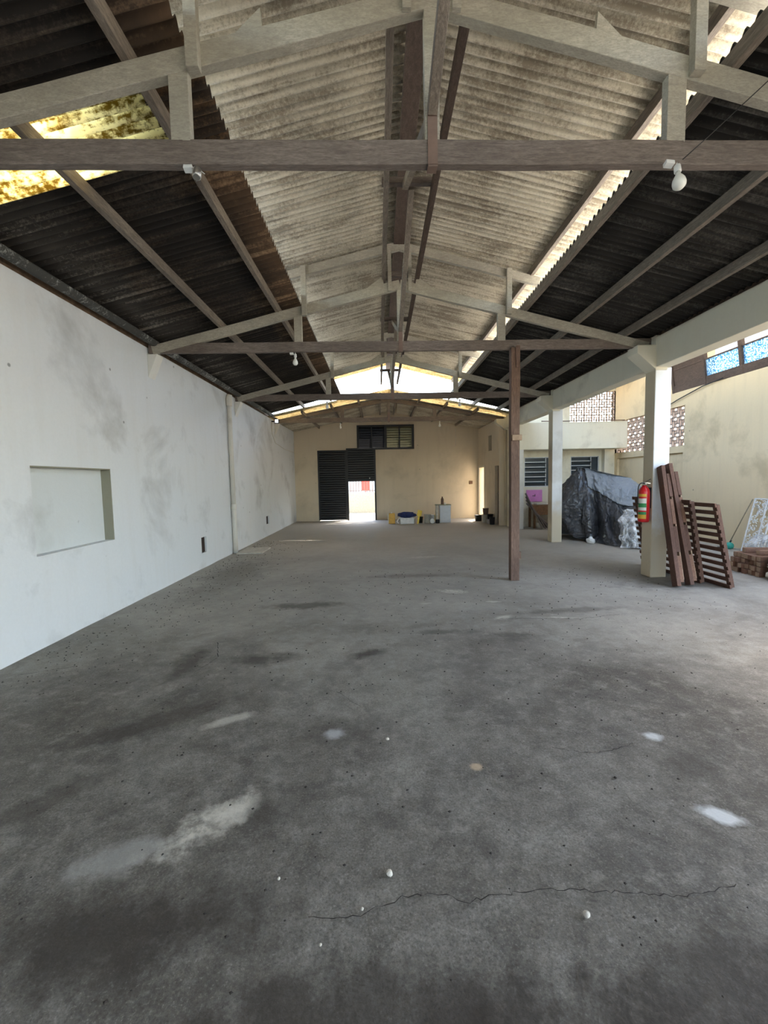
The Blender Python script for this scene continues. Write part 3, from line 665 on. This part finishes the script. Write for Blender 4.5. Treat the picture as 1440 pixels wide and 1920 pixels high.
b = B(); tube(b, [(1.78, 2.565, 3.30), (1.9, 2.55, 3.40), (2.24, 2.53, 3.70), (2.48, 2.54, 3.82)], .003, 5); tag(obj('cable', b, MAT['rubber']), 'thin dark wire rising to the right from the bare bulb', 'cable')

# ------------------------------------------------------------------ fire extinguisher
r = thing('fire_extinguisher', 'red fire extinguisher with black hose hung on the white-faced column', 'fire extinguisher', (3.862, 6.17, .82))
b = B(); lathe(b, [(.06, 0), (.072, .012), (.075, .03), (.075, .43), (.068, .47), (.045, .505), (.028, .52), (.024, .54)], n=32); cyl = obj('cylinder', b, MAT['red_paint'], r)
b = B(); lathe(b, [(.02, .53), (.026, .535), (.026, .56), (.018, .57)], n=16); bar(b, (-.01, 0, .575), (.075, -.02, .56), .02, .014); obj('valve', b, MAT['chrome'], r)
b = B(); bar(b, (-.005, -.02, .575), (.055, -.06, .625), .02, .008); obj('lever', b, MAT['rubber'], r)
b = B(); lathe(b, [(.004, 0), (.016, .002), (.016, .012), (.004, .014)], (0, -.03, .555), 14, (0, -1, 0)); obj('gauge', b, MAT['chrome'], r)
b = B(); pts = []
for k in range(15):
    t = k/14; a = math.pi*.5+t*math.pi*.5
    pts.append((-.02-.085*math.sin(min(t*1.6, 1)*math.pi/2)-.004*t, -.03, .56+.03*math.sin(t*math.pi)-t*t*.30))
tube(b, pts, .009, 8); obj('hose', b, MAT['rubber'], r)
def wrap(bm, a0, a1, z0, z1, rad):
    n = 14; lo = [bm.verts.new((rad*math.cos(a0+(a1-a0)*k/n), rad*math.sin(a0+(a1-a0)*k/n), z0)) for k in range(n+1)]; hi = [bm.verts.new((v.co.x, v.co.y, z1)) for v in lo]
    for k in range(n): bm.faces.new((lo[k], lo[k+1], hi[k+1], hi[k])).smooth = True
A0, A1 = math.radians(172), math.radians(262)
for nm, z0, z1, mt, lab in (('label_band', .17, .345, 'label_white', 'white label'), ('label_band', .215, .275, 'label_green', 'green label band'), ('label_band', .05, .15, 'label_yellow', 'yellow label'),
                            ('label_band', .11, .15, 'label_green', 'dark green strip'), ('label_band', .37, .41, 'label_yellow', 'small pale label')):
    b = B(); wrap(b, A0, A1, z0, z1, .0762 if lab in ('white label', 'yellow label', 'small pale label') else .0772); obj(nm, b, MAT[mt], cyl)['label'] = lab
b = B(); box(b, .07, .09, -.03, .03, .2, .5); obj('wall_bracket', b, MAT['black_steel'], r)

# ------------------------------------------------------------------ slatted panels by the column
def slat_panel(label, xb, xt, y0, y1, h, n, group='slatted wood panels leaning on the column'):
    L = y1-y0; ang = math.atan2(xb-xt, h); r = thing('slatted_panel', label, 'slatted panel', (xb, y0, 0.0), 0, group); r.rotation_euler = (0, -ang, 0)
    H = math.hypot(h, xb-xt)
    for y in (-.015, L-.10):
        b = B(); bar(b, (0, y+.035, .012), (0, y+.035, H-.03), .07, .045, up=(1, 0, 0)); obj('rail', b, MAT['pallet'], r, .003)
    for k in range(n):
        z = .03+(H-.06)*k/(n-1); b = B(); bar(b, (-.034, -.02, z), (-.034, L, z), .02, .052); obj('slat', b, MAT['pallet'], r, .002)
    return r
slat_panel('dark slatted wooden panel mostly hidden behind the extinguisher column', 4.44, 4.25, 5.75, 7.05, 1.16, 12)
slat_panel('dark slatted wooden panel showing its face, rightmost of the leaning ones', 4.60, 4.35, 5.44, 6.50, 1.13, 12)
def stringer(x0, x1, yb, label, h, seed):
    rr = random.Random(seed); r = thing('leaning_timber', label, 'timber', (x0, yb, 0), 0, 'stepped timbers leaning on the column front')
    a, c = Vector((0, 0, .012)), Vector((x1-x0, 6.06-yb, h)); d = (c-a)
    b = B(); bar(b, a, c, .055, .11, up=(0, -1, .3), seg=3, jit=.002); obj('plank', b, MAT['pallet'], r, .004)
    for k in range(4):
        t0 = [.03, .27, .50, .73][k]; t1 = [.24, .48, .71, .93][k]; off = Vector((.058+.004*k, -.0, 0))
        b = B(); bar(b, a+d*t0+off, a+d*t1+off, .05, .075, up=(0, -1, .3)); obj('step_block', b, MAT['pallet'] if k % 2 else MAT['batten'], r, .004)
    b = B(); bar(b, a+d*.05+Vector((.095, .01, 0)), a+d*.90+Vector((.095, .01, 0)), .018, .05, up=(0, -1, .3)); obj('edge_strip', b, MAT['batten_end'], r, .002)
    return r
stringer(3.95, 4.02, 5.56, 'left one of two stepped dark timbers leaning on the column front', 1.62, 1)
stringer(4.17, 4.125, 5.62, 'right one of two stepped dark timbers leaning on the column front', 1.65, 2)

# ------------------------------------------------------------------ batten stack
bt = None; idx = 0
rr = random.Random(3)
rows, cols = 4, 7
for j in range(rows):
    for i in range(cols):
        y = 6.02 + .074*i; z = .037 + .074*j; dx = rr.uniform(-.03, .03)
        if bt is None:
            b = B(); box(b, 0, .55, -.035, .035, -.035, .035); proto = obj('wood_batten', b, MAT['batten'], bevel=.004)
            b = B(); box(b, -.003, .0, -.031, .031, -.031, .031); pe = obj('sawn_end', b, MAT['batten_end'], proto); pe['label'] = 'pale sawn end'
            bt = proto; o = proto
        else:
            o = bt.copy(); C.objects.link(o); e = pe.copy(); e.parent = o; C.objects.link(e)
            if rr.random() < .45:
                e.data = e.data.copy(); e.data.materials.clear(); e.data.materials.append(MAT['batten']); e.pop('label', None)
        o.location = (5.46+dx, y, z)
        rn = ['bottom', 'second', 'third', 'top'][j]
        if j == 3: rn = 'top'
        tag(o, 'brown wood batten in the %s layer of the low stack, %s' % (rn, ['nearest the sacks', 'second from the sacks', 'third from the sacks', 'middle of its row', 'third from the far end', 'second from the far end', 'at the far end'][i]), 'batten', 'battens in the %s layer of the stack' % rn)
for k, (y, a) in enumerate(((6.14, .05), (6.38, -.12))):
    o = bt.copy(); C.objects.link(o); e = pe.copy(); e.parent = o; C.objects.link(e); o.location = (5.55, y, .333); o.rotation_euler = (0, 0, a)
    tag(o, ['loose brown batten lying crosswise on the stack, nearer one', 'loose brown batten lying crosswise on the stack, farther one'][k], 'batten', 'loose battens on the stack')

def sack(x, y, z, sx, sy, sz, label, mat, rz=0):
    b = B(); bmesh.ops.create_cube(b, size=2); bmesh.ops.subdivide_edges(b, edges=b.edges[:], cuts=7, use_grid_fill=True)
    for v in b.verts:
        p = v.co.copy(); n_ = p.normalized(); l = (abs(p.x)**5+abs(p.y)**5+abs(p.z)**3)**(1/4.2) if p.length else 1
        q = p/max(l, .2); q *= 1+.07*noise.noise(p*2.3+Vector((x, y, z))*3)
        v.co = Vector((q.x*sx/2, q.y*sy/2, q.z*sz/2))
    for f in b.faces: f.smooth = True
    return tag(obj('cement_sack', b, mat, loc=(x, y, z), rot=(0, 0, rz)), label, 'sack', 'sacks beside the battens')
for k in range(3): sack(5.82+.015*k, 5.58, .070+.136*k, .85, .75, .13, ['pale sack at the bottom of the pile right of the battens', 'pale sack in the middle of the pile right of the battens', 'pale grey sack on top of the pile right of the battens'][k], MAT['sack'], .02*k)

# ornate white perforated panel at the right edge
r = thing('ornate_panel', 'white openwork metal panel leaning on the yellow wall at the right edge', 'panel', (6.93, 7.62, 0)); r.rotation_euler = (0, math.radians(13), 0)
b = B(); W, H = .42, 1.05
for q in ((0, W, 0, .02), (0, W, H-.02, H), (0, .02, 0, H), (W-.02, W, 0, H), (.13, .15, 0, H)): box(b, -.01, .01, q[0], q[1], q[2], q[3])
obj('frame', b, MAT['white_plastic'], r)
b = B(); rr = random.Random(5)
for k in range(150):
    y, z = rr.uniform(.02, W-.02), rr.uniform(.02, H-.02); a = rr.uniform(0, 6.28); s = rr.uniform(.02, .045)
    pts = [(0, y+s*math.cos(a+t*.9)*(1-t*.1), z+s*math.sin(a+t*.9)*(1-t*.1)) for t in range(6)]
    tube(b, pts, .0065, 5)
obj('scrollwork', b, MAT['white_plastic'], r)
b = B(); n1, n2 = 26, 26; g = []
for i in range(n1+1):
    g.append([])
    for j in range(n2+1):
        u, v = i/n1, j/n2; a = math.pi*(1.25*u-.1)
        p = Vector((6.86+.20*math.cos(a)*(.55+.45*v), 7.25+.42*v, .02+.42*math.sin(min(max(a, 0), math.pi))*(1-.3*v)))
        p += Vector((1, 1, 1))*.05*noise.noise(Vector((u*7, v*9, 1))) ; p.z = max(p.z, .012); g[-1].append(b.verts.new(p))
for i in range(n1):
    for j in range(n2): b.faces.new((g[i][j], g[i+1][j], g[i+1][j+1], g[i][j+1])).smooth = True
tag(obj('plastic_wrap', b, MAT['clear']), 'crumpled clear plastic wrap on the floor at the right edge behind the sacks', 'plastic sheet')

# long-handled teal mop
r = thing('mop', 'long thin stick with a round teal head leaning on the yellow wall', 'mop', (7.0, 8.38, 0))
b = B(); tube(b, [(0, 0, .14), (.10, -.14, .6), (.185, -.27, 1.0)], .009, 8); obj('handle', b, wood('stick_wood', (.25, .2, .13), (.45, .38, .26), (3, 3, 3)), r)
b = B(); tube(b, [(-.005, .01, .10), (.01, -.015, .17)], .016, 8); obj('grip_collar', b, MAT['rubber'], r)
b = B(); lathe(b, [(.02, 0), (.06, .01), (.075, .05), (.07, .09), (.045, .12), (.01, .13)], (-.01, .0, 0), 18); obj('head', b, MAT['teal'], r)
b = B(); box(b, -.20, -.03, -.04, .04, .002, .035); obj('flat_blade', b, MAT['teal'], r, .012)
b = B(); box(b, -.24, -.19, -.03, .03, .002, .045); obj('tip', b, MAT['rubber'], r, .01)

# ------------------------------------------------------------------ tarpaulin heap
def loft(rings, nu, nv, disp):
    def cr(p0, p1, p2, p3, t): return .5*((2*p1)+(p2-p0)*t+(2*p0-5*p1+4*p2-p3)*t*t+(3*p1-p0-3*p2+p3)*t**3)
    K = len(rings[0]); b = B(); grid = []
    for j in range(nv+1):
        s = j/nv*(len(rings)-1); a = min(int(s), len(rings)-2); t = s-a; row = []
        for i in range(nu):
            th = i/nu*K; k = int(th); f = th-k
            def R_(q):
                q = min(max(q, 0), len(rings)-1); Q = rings[q]
                l = Q[k % K].lerp(Q[(k+1) % K], f); c = cr(Q[(k-1) % K], Q[k % K], Q[(k+1) % K], Q[(k+2) % K], f); return l.lerp(c, .6)
            p = cr(R_(a-1), R_(a), R_(a+1), R_(a+2), t); row.append(p)
        grid.append(row)
    out = []
    for j in range(nv+1):
        row = []
        for i in range(nu):
            p = grid[j][i]; cen = sum(grid[j], Vector())/nu; o = (p-cen); o.z = 0; o = o.normalized() if o.length > 1e-4 else Vector((0, 0, 1))
            row.append(b.verts.new(disp(p, o, i/nu, j/nv)))
        out.append(row)
    for j in range(nv):
        for i in range(nu): b.faces.new((out[j][i], out[j][(i+1) % nu], out[j+1][(i+1) % nu], out[j+1][i])).smooth = True
    b.faces.new([out[-1][i] for i in range(nu)])
    return b
V = Vector
rb = [V((4.42, 10.75, .05)), V((4.52, 10.1, .12)), V((4.78, 9.55, .01)), V((5.15, 8.75, .01)), V((5.75, 8.72, .01)), V((6.15, 9.5, .01)), V((5.8, 10.6, .02)), V((5.0, 11.1, .05))]
r1 = [V((4.30, 10.6, .50)), V((4.30, 10.05, .45)), V((4.86, 9.62, .45)), V((5.13, 9.15, .42)), V((5.70, 8.95, .45)), V((6.1, 9.5, .5)), V((5.75, 10.5, .5)), V((4.9, 10.9, .5))]
r2 = [V((4.24, 10.5, .95)), V((4.33, 10.0, .90)), V((4.88, 9.72, .90)), V((5.15, 9.35, .80)), V((5.66, 9.15, .85)), V((6.02, 9.5, .95)), V((5.7, 10.3, 1.0)), V((4.85, 10.7, 1.0))]
r3 = [V((4.46, 10.30, 1.30)), V((4.56, 10.0, 1.32)), V((4.84, 9.84, 1.28)), V((5.25, 9.55, 1.18)), V((5.68, 9.35, 1.20)), V((5.9, 9.6, 1.25)), V((5.6, 10.1, 1.3)), V((4.9, 10.4, 1.35))]
r4 = [V((4.70, 10.06, 1.68)), V((4.74, 10.0, 1.70)), V((4.82, 10.0, 1.68)), V((5.25, 9.84, 1.52)), V((5.64, 9.62, 1.43)), V((5.70, 9.68, 1.43)), V((5.4, 9.95, 1.52)), V((4.86, 10.1, 1.67))]
def tdisp(p, o, u, v):
    f = .05*math.sin(u*2*math.pi*13+2.2*math.sin(v*3))*(1-v)**.7 + .13*(abs(noise.noise(V((u*19, v*2.2, 2))))-.2)*(1-v*.6) + .03*noise.noise(V((u*60, v*9, 7)))
    for uc, wd, dp in ((.262, .022, .16), (.34, .012, .05), (.43, .02, .07)): f -= dp*math.exp(-((u-uc-.02*math.sin(v*3))/wd)**2)*(1-v*.75)
    f += .035*(abs(noise.noise(V((u*34+v*6, v*16-u*20, 3))))-.2) + .02*(abs(noise.noise(p*11))-.2)
    q = p+o*f
    q.z += .02*noise.noise(p*7)*(1 if v > .05 else 0); q.z = max(q.z, .01); return q
r = thing('tarpaulin', 'large heap covered by a shiny black plastic tarpaulin between two columns', 'tarpaulin', (0, 0, 0))
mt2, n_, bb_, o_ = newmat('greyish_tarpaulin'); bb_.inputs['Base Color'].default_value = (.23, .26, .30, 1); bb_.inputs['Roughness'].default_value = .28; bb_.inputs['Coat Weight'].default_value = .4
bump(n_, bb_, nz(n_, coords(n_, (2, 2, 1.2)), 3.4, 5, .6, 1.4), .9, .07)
lb = loft([rb, r1, r2, r3, r4], 320, 150, tdisp)
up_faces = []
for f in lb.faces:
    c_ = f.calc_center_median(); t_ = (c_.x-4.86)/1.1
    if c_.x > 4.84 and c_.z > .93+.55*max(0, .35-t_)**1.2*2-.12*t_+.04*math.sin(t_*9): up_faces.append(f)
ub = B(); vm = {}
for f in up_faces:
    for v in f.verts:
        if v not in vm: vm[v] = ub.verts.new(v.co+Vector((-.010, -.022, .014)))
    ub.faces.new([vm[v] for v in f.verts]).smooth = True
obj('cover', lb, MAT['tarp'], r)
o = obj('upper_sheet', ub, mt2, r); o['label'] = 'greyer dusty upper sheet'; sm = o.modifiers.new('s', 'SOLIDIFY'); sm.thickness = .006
b = B(); g = []; n1, n2 = 40, 8
for i in range(n1+1):
    g.append([]); u = i/n1; c0 = V((4.75, 9.75, 0)).lerp(V((5.45, 8.62, 0)), u); nrm = V((-.85, -.5, 0))
    for j in range(n2+1):
        v = j/n2; wdt = .06+.16*u; p = c0+nrm*wdt*v*(1+.5*noise.noise(V((u*6, 0, 0)))); p.z = .015+.06*abs(noise.noise(V((u*14, v*4, 8))))*(1-v*.5)+.07*(1-v)
        g[-1].append(b.verts.new(p))
for i in range(n1):
    for j in range(n2): b.faces.new((g[i][j], g[i+1][j], g[i+1][j+1], g[i][j+1])).smooth = True
obj('skirt', b, MAT['tarp'], r)
# clear polythene over the lower right
b = B(); g = []; n1, n2 = 50, 44
for i in range(n1+1):
    g.append([])
    for j in range(n2+1):
        u, v = i/n1, j/n2
        top = V((5.08, 8.98, .80)).lerp(V((5.72, 8.75, .80)), u); low = V((5.0, 8.66, .02)).lerp(V((5.45, 8.42, .02)), u)
        p = top.lerp(low, v) + V((-.12*noise.noise(V((0, v*5, 2)))*(1-u)-.10*v*(1-u)+.05, .05*noise.noise(V((u*6, 0, 9))), .07*noise.noise(V((u*5, 0, 1)))*(1-v))) + V((-.5, -.8, 0))*(.16*math.sin(v*math.pi)*(.6+.4*u)+.06*noise.noise(V((u*7, v*7, 5)))+.012*noise.noise(V((u*22, v*18, 5))))
        p.z = max(p.z, .012); g[-1].append(b.verts.new(p))
for i in range(n1):
    for j in range(n2): b.faces.new((g[i][j], g[i+1][j], g[i+1][j+1], g[i][j+1])).smooth = True
tag(obj('plastic_sheet', b, MAT['clear']), 'crumpled clear plastic sheet hanging over the right foot of the black tarpaulin', 'plastic sheet')
b = B(); lathe(b, [(.10, 0), (.24, .0), (.26, .03), (.26, .11), (.24, .14), (.10, .14)], (5.80, 8.55, .262), 28, (1, .6, 0)); tag(obj('tyre', b, MAT['rubber']), 'black wheel showing under the plastic beside the leaning panel', 'wheel')
b = B(); bmesh.ops.create_icosphere(b, subdivisions=4, radius=.09)
for v in b.verts:
    k = noise.noise(v.co*14)*.035+noise.noise(v.co*35)*.012; v.co *= 1+k*6; v.co.z = max(v.co.z, -.07)
    if v.co.z > .03: v.co.x *= .6; v.co.y *= .6
for f in b.faces: f.smooth = False
tag(obj('plastic_bag', b, MAT['white_plastic'], loc=(4.72, 9.42, .075)), 'small crumpled white plastic bag at the front foot of the black tarpaulin', 'bag')

# ------------------------------------------------------------------ workbench corner under the louvre window
r = thing('workbench', 'old brown workbench under the left louvre window of the annex', 'workbench', (4.5, 12.4, 0))
b = B(); box(b, .0, 1.15, .0, .5, .64, .69); obj('top', b, MAT['brown_board'], r, .004)
b = B(); box(b, .02, 1.13, .01, .03, .40, .64); obj('apron', b, MAT['brown_board'], r)
for x in (.03, 1.06):
    for y in (.03, .42):
        b = B(); box(b, x, x+.06, y, y+.05, 0, .64); obj('leg', b, MAT['brown_board'], r)
b = B(); box(b, 4.50, 4.98, 12.965, 12.985, .76, 1.12); tag(obj('pink_sheet', b, MAT['pink']), 'faded pink sheet stuck to the wall above the workbench', 'sheet')
b = B(); box(b, 4.68, 4.76, 12.955, 12.964, .93, .95); box(b, 4.75, 4.765, 12.955, 12.964, .92, .99); tag(obj('tool', b, MAT['rubber']), 'tiny black tool hanging on the pink sheet', 'tool')
rr = random.Random(9)
for k, (x, y) in enumerate(((4.72, 12.52), (4.95, 12.6), (5.15, 12.5), (5.35, 12.62))):
    h = rr.uniform(.08, .22); b = B(); lathe(b, [(.05, 0), (.07, .01), (.075, h), (.06, h+.01)], (0, 0, 0), 14)
    tag(obj('paint_tin', b, [MAT['sack'], MAT['rubber'], MAT['iron'], MAT['sack']][k], loc=(x, y, 0.0)), ['pale tin on the floor under the workbench, leftmost', 'black tin on the floor under the workbench', 'rusty tin on the floor under the workbench', 'pale tin on the floor under the right end of the workbench'][k], 'tin', 'tins under the workbench')
for k in range(4):
    b = B(); x = 4.46+.05*k; bar(b, (x+.20+.05*k, 12.1+.02*k, .03), (4.24+.02*k, 12.3+.03*k, 1.05-.1*k), .03, .07, up=(0, 1, 0))
    tag(obj('plank', b, MAT['timber'], bevel=.003), ['longest grey plank leaning on the pilaster beside the workbench', 'second grey plank leaning on the pilaster', 'third grey plank leaning on the pilaster', 'shortest grey plank leaning, nearest the workbench'][k], 'plank', 'planks leaning beside the workbench')
b = B(); box(b, 4.62, 4.95, 12.45, 12.7, .69, .74); tag(obj('cloth', b, MAT['sack'], bevel=.015), 'crumpled pale cloth on the workbench top', 'cloth')

# ------------------------------------------------------------------ things by the back wall
r = thing('paint_can', 'upright orange-yellow rectangular can with white edge, leftmost by the back wall', 'can', (.42, 14.75, 0))
b = B(); box(b, -.10, .12, -.09, .09, 0, .36); obj('body', b, MAT['orange_can'], r, .015)
b = B(); box(b, -.125, -.10, -.07, .07, 0.0, .35); obj('edge_panel', b, MAT['white_plastic'], r, .006)['label'] = 'white side edge'
b = B(); lathe(b, [(.02, .36), (.025, .365), (.025, .39), (.02, .395)], n=12); obj('cap', b, MAT['white_plastic'], r)
r = thing('plastic_crate', 'white plastic crate holding dark blue cloth by the back wall', 'crate', (.95, 14.65, 0))
b = B()
for q in ((-.25, .25, -.16, -.14, .01, .2), (-.25, .25, .14, .16, .01, .2), (-.25, -.23, -.16, .16, .01, .2), (.23, .25, -.16, .16, .01, .2), (-.25, .25, -.16, .16, .0, .02), (-.27, .27, -.18, -.14, .19, .21), (-.27, .27, .14, .18, .19, .21)): box(b, *q)
obj('tub', b, MAT['white_plastic'], r, .004)
b = B(); tube(b, [(-.30, -.19, .02), (-.35, -.19, .1), (-.28, -.19, .22)], .02, 8); obj('handle', b, MAT['white_plastic'], r)
b = B(); bmesh.ops.create_icosphere(b, subdivisions=4, radius=1)
for v in b.verts: v.co = V((v.co.x*.31, v.co.y*.16, v.co.z*.10))*(1+.25*noise.noise(v.co*2.6))
for f in b.faces: f.smooth = True
tag(obj('blue_cloth', b, MAT['blue_cloth'], loc=(.95, 14.65, .30)), 'bundle of dark navy cloth heaped on the white crate', 'cloth')
b = B(); bar(b, (1.30, 14.42, .006), (1.35, 14.45, .32), .06, .012, up=(0, -1, 0)); bar(b, (1.34, 14.45, .27), (1.39, 14.47, .46), .15, .015, up=(0, -1, 0)); tag(obj('yellow_scoop', b, MAT['yellow_plastic'], bevel=.004), 'bright yellow plastic scoop standing beside the white crate', 'scoop')
def bucket(x, y, rad, h, label, mat, z=0.0, rim=True):
    r = thing('bucket', label, 'bucket', (x, y, z), 0, 'buckets and tins on the hall floor')
    b = B(); lathe(b, [(rad*.82, 0), (rad*.86, .005), (rad, h), (rad*1.06, h), (rad*1.06, h+.015), (rad*.93, h+.015), (rad*.90, h*.93)], n=22); obj('body', b, mat, r)
    b = B(); tube(b, [(rad*math.cos(a), -.02-.12*rad*math.sin(a), h*.95-.5*rad*math.sin(a)) for a in [math.pi*k/10 for k in range(11)]], .004, 6); obj('handle', b, MAT['chrome'], r)
    return r
bucket(1.425, 14.80, .09, .20, 'small black bucket between the crate and the grey bucket', MAT['rubber'])
bucket(1.66, 14.68, .12, .29, 'pale grey paint-splashed bucket in the middle by the back wall', MAT['sack'])
bucket(1.84, 14.80, .09, .26, 'narrow off-white bucket just right of the pale grey bucket', MAT['white_plastic'])
b = B(); lathe(b, [(.07, 0), (.085, .01), (.085, .03), (.07, .04), (.03, .04)], (1.80, 14.48, .085), 18, (0, -1, 0)); tag(obj('tape_roll', b, MAT['white_plastic']), 'round white roll standing on edge against the grey bucket', 'roll')
b = B(); lathe(b, [(.06, 0), (.075, .01), (.075, .26), (.06, .27)], (2.0, 15.07, 0), 18); tag(obj('paint_tin', b, MAT['yellow_plastic']), 'pale yellow tin left of the white cabinet', 'tin')
b = B(); lathe(b, [(.06, 0), (.07, .01), (.07, .12), (.06, .13)], (1.99, 14.54, 0), 18); tag(obj('paint_tin', b, MAT['rubber']), 'low dark tin in front of the yellow tin', 'tin')
r = thing('cabinet', 'small white box cabinet standing by the back wall', 'cabinet', (2.28, 14.85, 0))
b = B(); box(b, -.19, .19, -.16, .16, 0.0, .60); obj('body', b, plain('white_enamel', (.72, .76, .80), .35, var=.05), r, .006)
b = B(); box(b, -.17, .17, -.172, -.16, .03, .57); obj('door', b, plain('white_enamel_door', (.70, .75, .80), .3, var=.05), r, .004)
b = B(); box(b, -.32, .21, -.17, .17, .60, .625); obj('top_board', b, plain('greenish_board', (.30, .32, .22), .7, var=.4), r, .003)['label'] = 'greenish overhanging top board'
b = B(); box(b, -.31, -.24, -.12, .12, .0, .60); obj('side_leg', b, MAT['sack'], r)
b = B(); lathe(b, [(.045, 0), (.05, .01), (.05, .19), (.03, .22), (.022, .23), (.022, .27)], (2.20, 14.82, .626), 16); tag(obj('bottle', b, plain('brown_bottle', (.12, .055, .03), .35)), 'brown bottle standing on the white cabinet', 'bottle')
b = B(); lathe(b, [(.03, 0), (.035, .01), (.035, .05), (.03, .055)], (2.29, 14.78, .626), 14); tag(obj('cup', b, MAT['white_plastic']), 'small white cup beside the brown bottle', 'cup')
bucket(3.50, 15.0, .13, .20, 'black bucket by the bright doorway in the inner right wall', MAT['rubber'])
bucket(3.60, 14.45, .12, .26, 'pale bucket carrying a dark tin by the inner right wall', MAT['sack'])
bucket(3.62, 14.45, .10, .20, 'dark-rimmed tin stacked on top of the pale bucket', MAT['iron'], .275)
bucket(3.66, 14.02, .11, .14, 'low white bucket nearest the dark narrow door', MAT['white_plastic'])
bucket(3.67, 14.05, .10, .15, 'black tin stacked on the low white bucket', MAT['rubber'], .155)
bucket(3.66, 13.77, .09, .22, 'slim dark bucket against the wall beside the narrow door', MAT['black_steel'])

# ------------------------------------------------------------------ floor marks and debris
def crack(pts, w, label):
    b = B(); rr = random.Random(len(pts)*7+int(w*1e5)); P = []
    for (x0, y0), (x1, y1) in zip(pts, pts[1:]):
        n = max(3, int(math.hypot(x1-x0, y1-y0)/.02))
        for k in range(n): t = k/n; P.append((x0+(x1-x0)*t+rr.uniform(-.007, .007), y0+(y1-y0)*t+rr.uniform(-.008, .008)))
    up = [b.verts.new((x, y+w*rr.uniform(.1, 1), .0045)) for x, y in P]; dn = [b.verts.new((x, y-w*rr.uniform(.1, 1), .0045)) for x, y in P]
    for k in range(len(P)-1): b.faces.new((up[k], up[k+1], dn[k+1], dn[k]))
    return struct('floor_crack', b, MAT['crack'], label=label)
crack([(-.27, 1.36), (-.1, 1.37), (.06, 1.43), (.17, 1.44), (.29, 1.405), (.36, 1.42), (.46, 1.43), (.62, 1.44), (.85, 1.42), (1.06, 1.40), (1.3, 1.44)], .0028, 'dark crack across the foreground floor')
crack([(-.33, 2.95), (-.22, 2.80), (-.14, 2.72)], .003, 'short diagonal crack')
crack([(.93, 2.25), (1.05, 2.21), (1.2, 2.2), (1.42, 2.28)], .003, 'crack on the right of the floor')
crack([(1.25, 4.45), (1.7, 4.42), (2.1, 4.38), (2.6, 4.5)], .006, 'far crack near the post')
crack([(-3.1, 3.0), (-2.9, 3.35), (-2.55, 3.5)], .004, 'crack by the left wall')
crack([(-1.55, 3.95), (-1.42, 3.6), (-1.5, 3.3)], .012, 'wide dark crack left of centre')
for k, (x, y, s, lab) in enumerate(((.01, 1.52, .013, 'largest pale pebble on the foreground floor'), (.68, 1.345, .012, 'pale angular pebble right of the long crack'), (-.41, 1.515, .006, 'tiny pale pebble left of the largest pebble'),
                                (.02, 2.37, .010, 'small pale pebble right of the white round spot'), (-.22, 1.28, .005, 'tiny pebble below the long crack'), (-.09, 1.39, .006, 'tiny pebble touching the long crack'))):
    b = B(); bmesh.ops.create_icosphere(b, subdivisions=2, radius=s)
    for v in b.verts: v.co *= 1+.3*noise.noise(v.co*90+V((k, 0, 0)));
    for v in b.verts: v.co.z *= .7
    tag(obj('pebble', b, MAT['pebble'], loc=(x, y, s*.6)), lab, 'pebble', 'pebbles on the floor')
b = B(); rr = random.Random(11)
for k in range(1500):
    if k < 600: x = XL+.15+abs(rr.gauss(0, .55)); y = rr.uniform(3, 11)
    else: x, y = rr.uniform(-2.6, 3.9), rr.uniform(1.1, 7)
    if x > 4 or (abs(x-1.96) < .15 and abs(y-6.18) < .15) or (x < -2.4 and 8.85 < y < 9.85): continue
    s = rr.uniform(.0028, .0075)*(1+.12*y); z = .004
    pts = [(x+s*math.cos(a)*rr.uniform(.6, 1.2), y+s*math.sin(a)*rr.uniform(.6, 1.2), z) for a in (0, 1.5, 3, 4.5)]
    top = b.verts.new((x, y, z+s*.7)); vs = [b.verts.new(p) for p in pts]
    for q in range(4): b.faces.new((vs[q], vs[(q+1) % 4], top))
tag(obj('floor_grit', b, MAT['grit']), 'dark grit and crumbs scattered over the concrete floor', 'grit', kind='stuff')
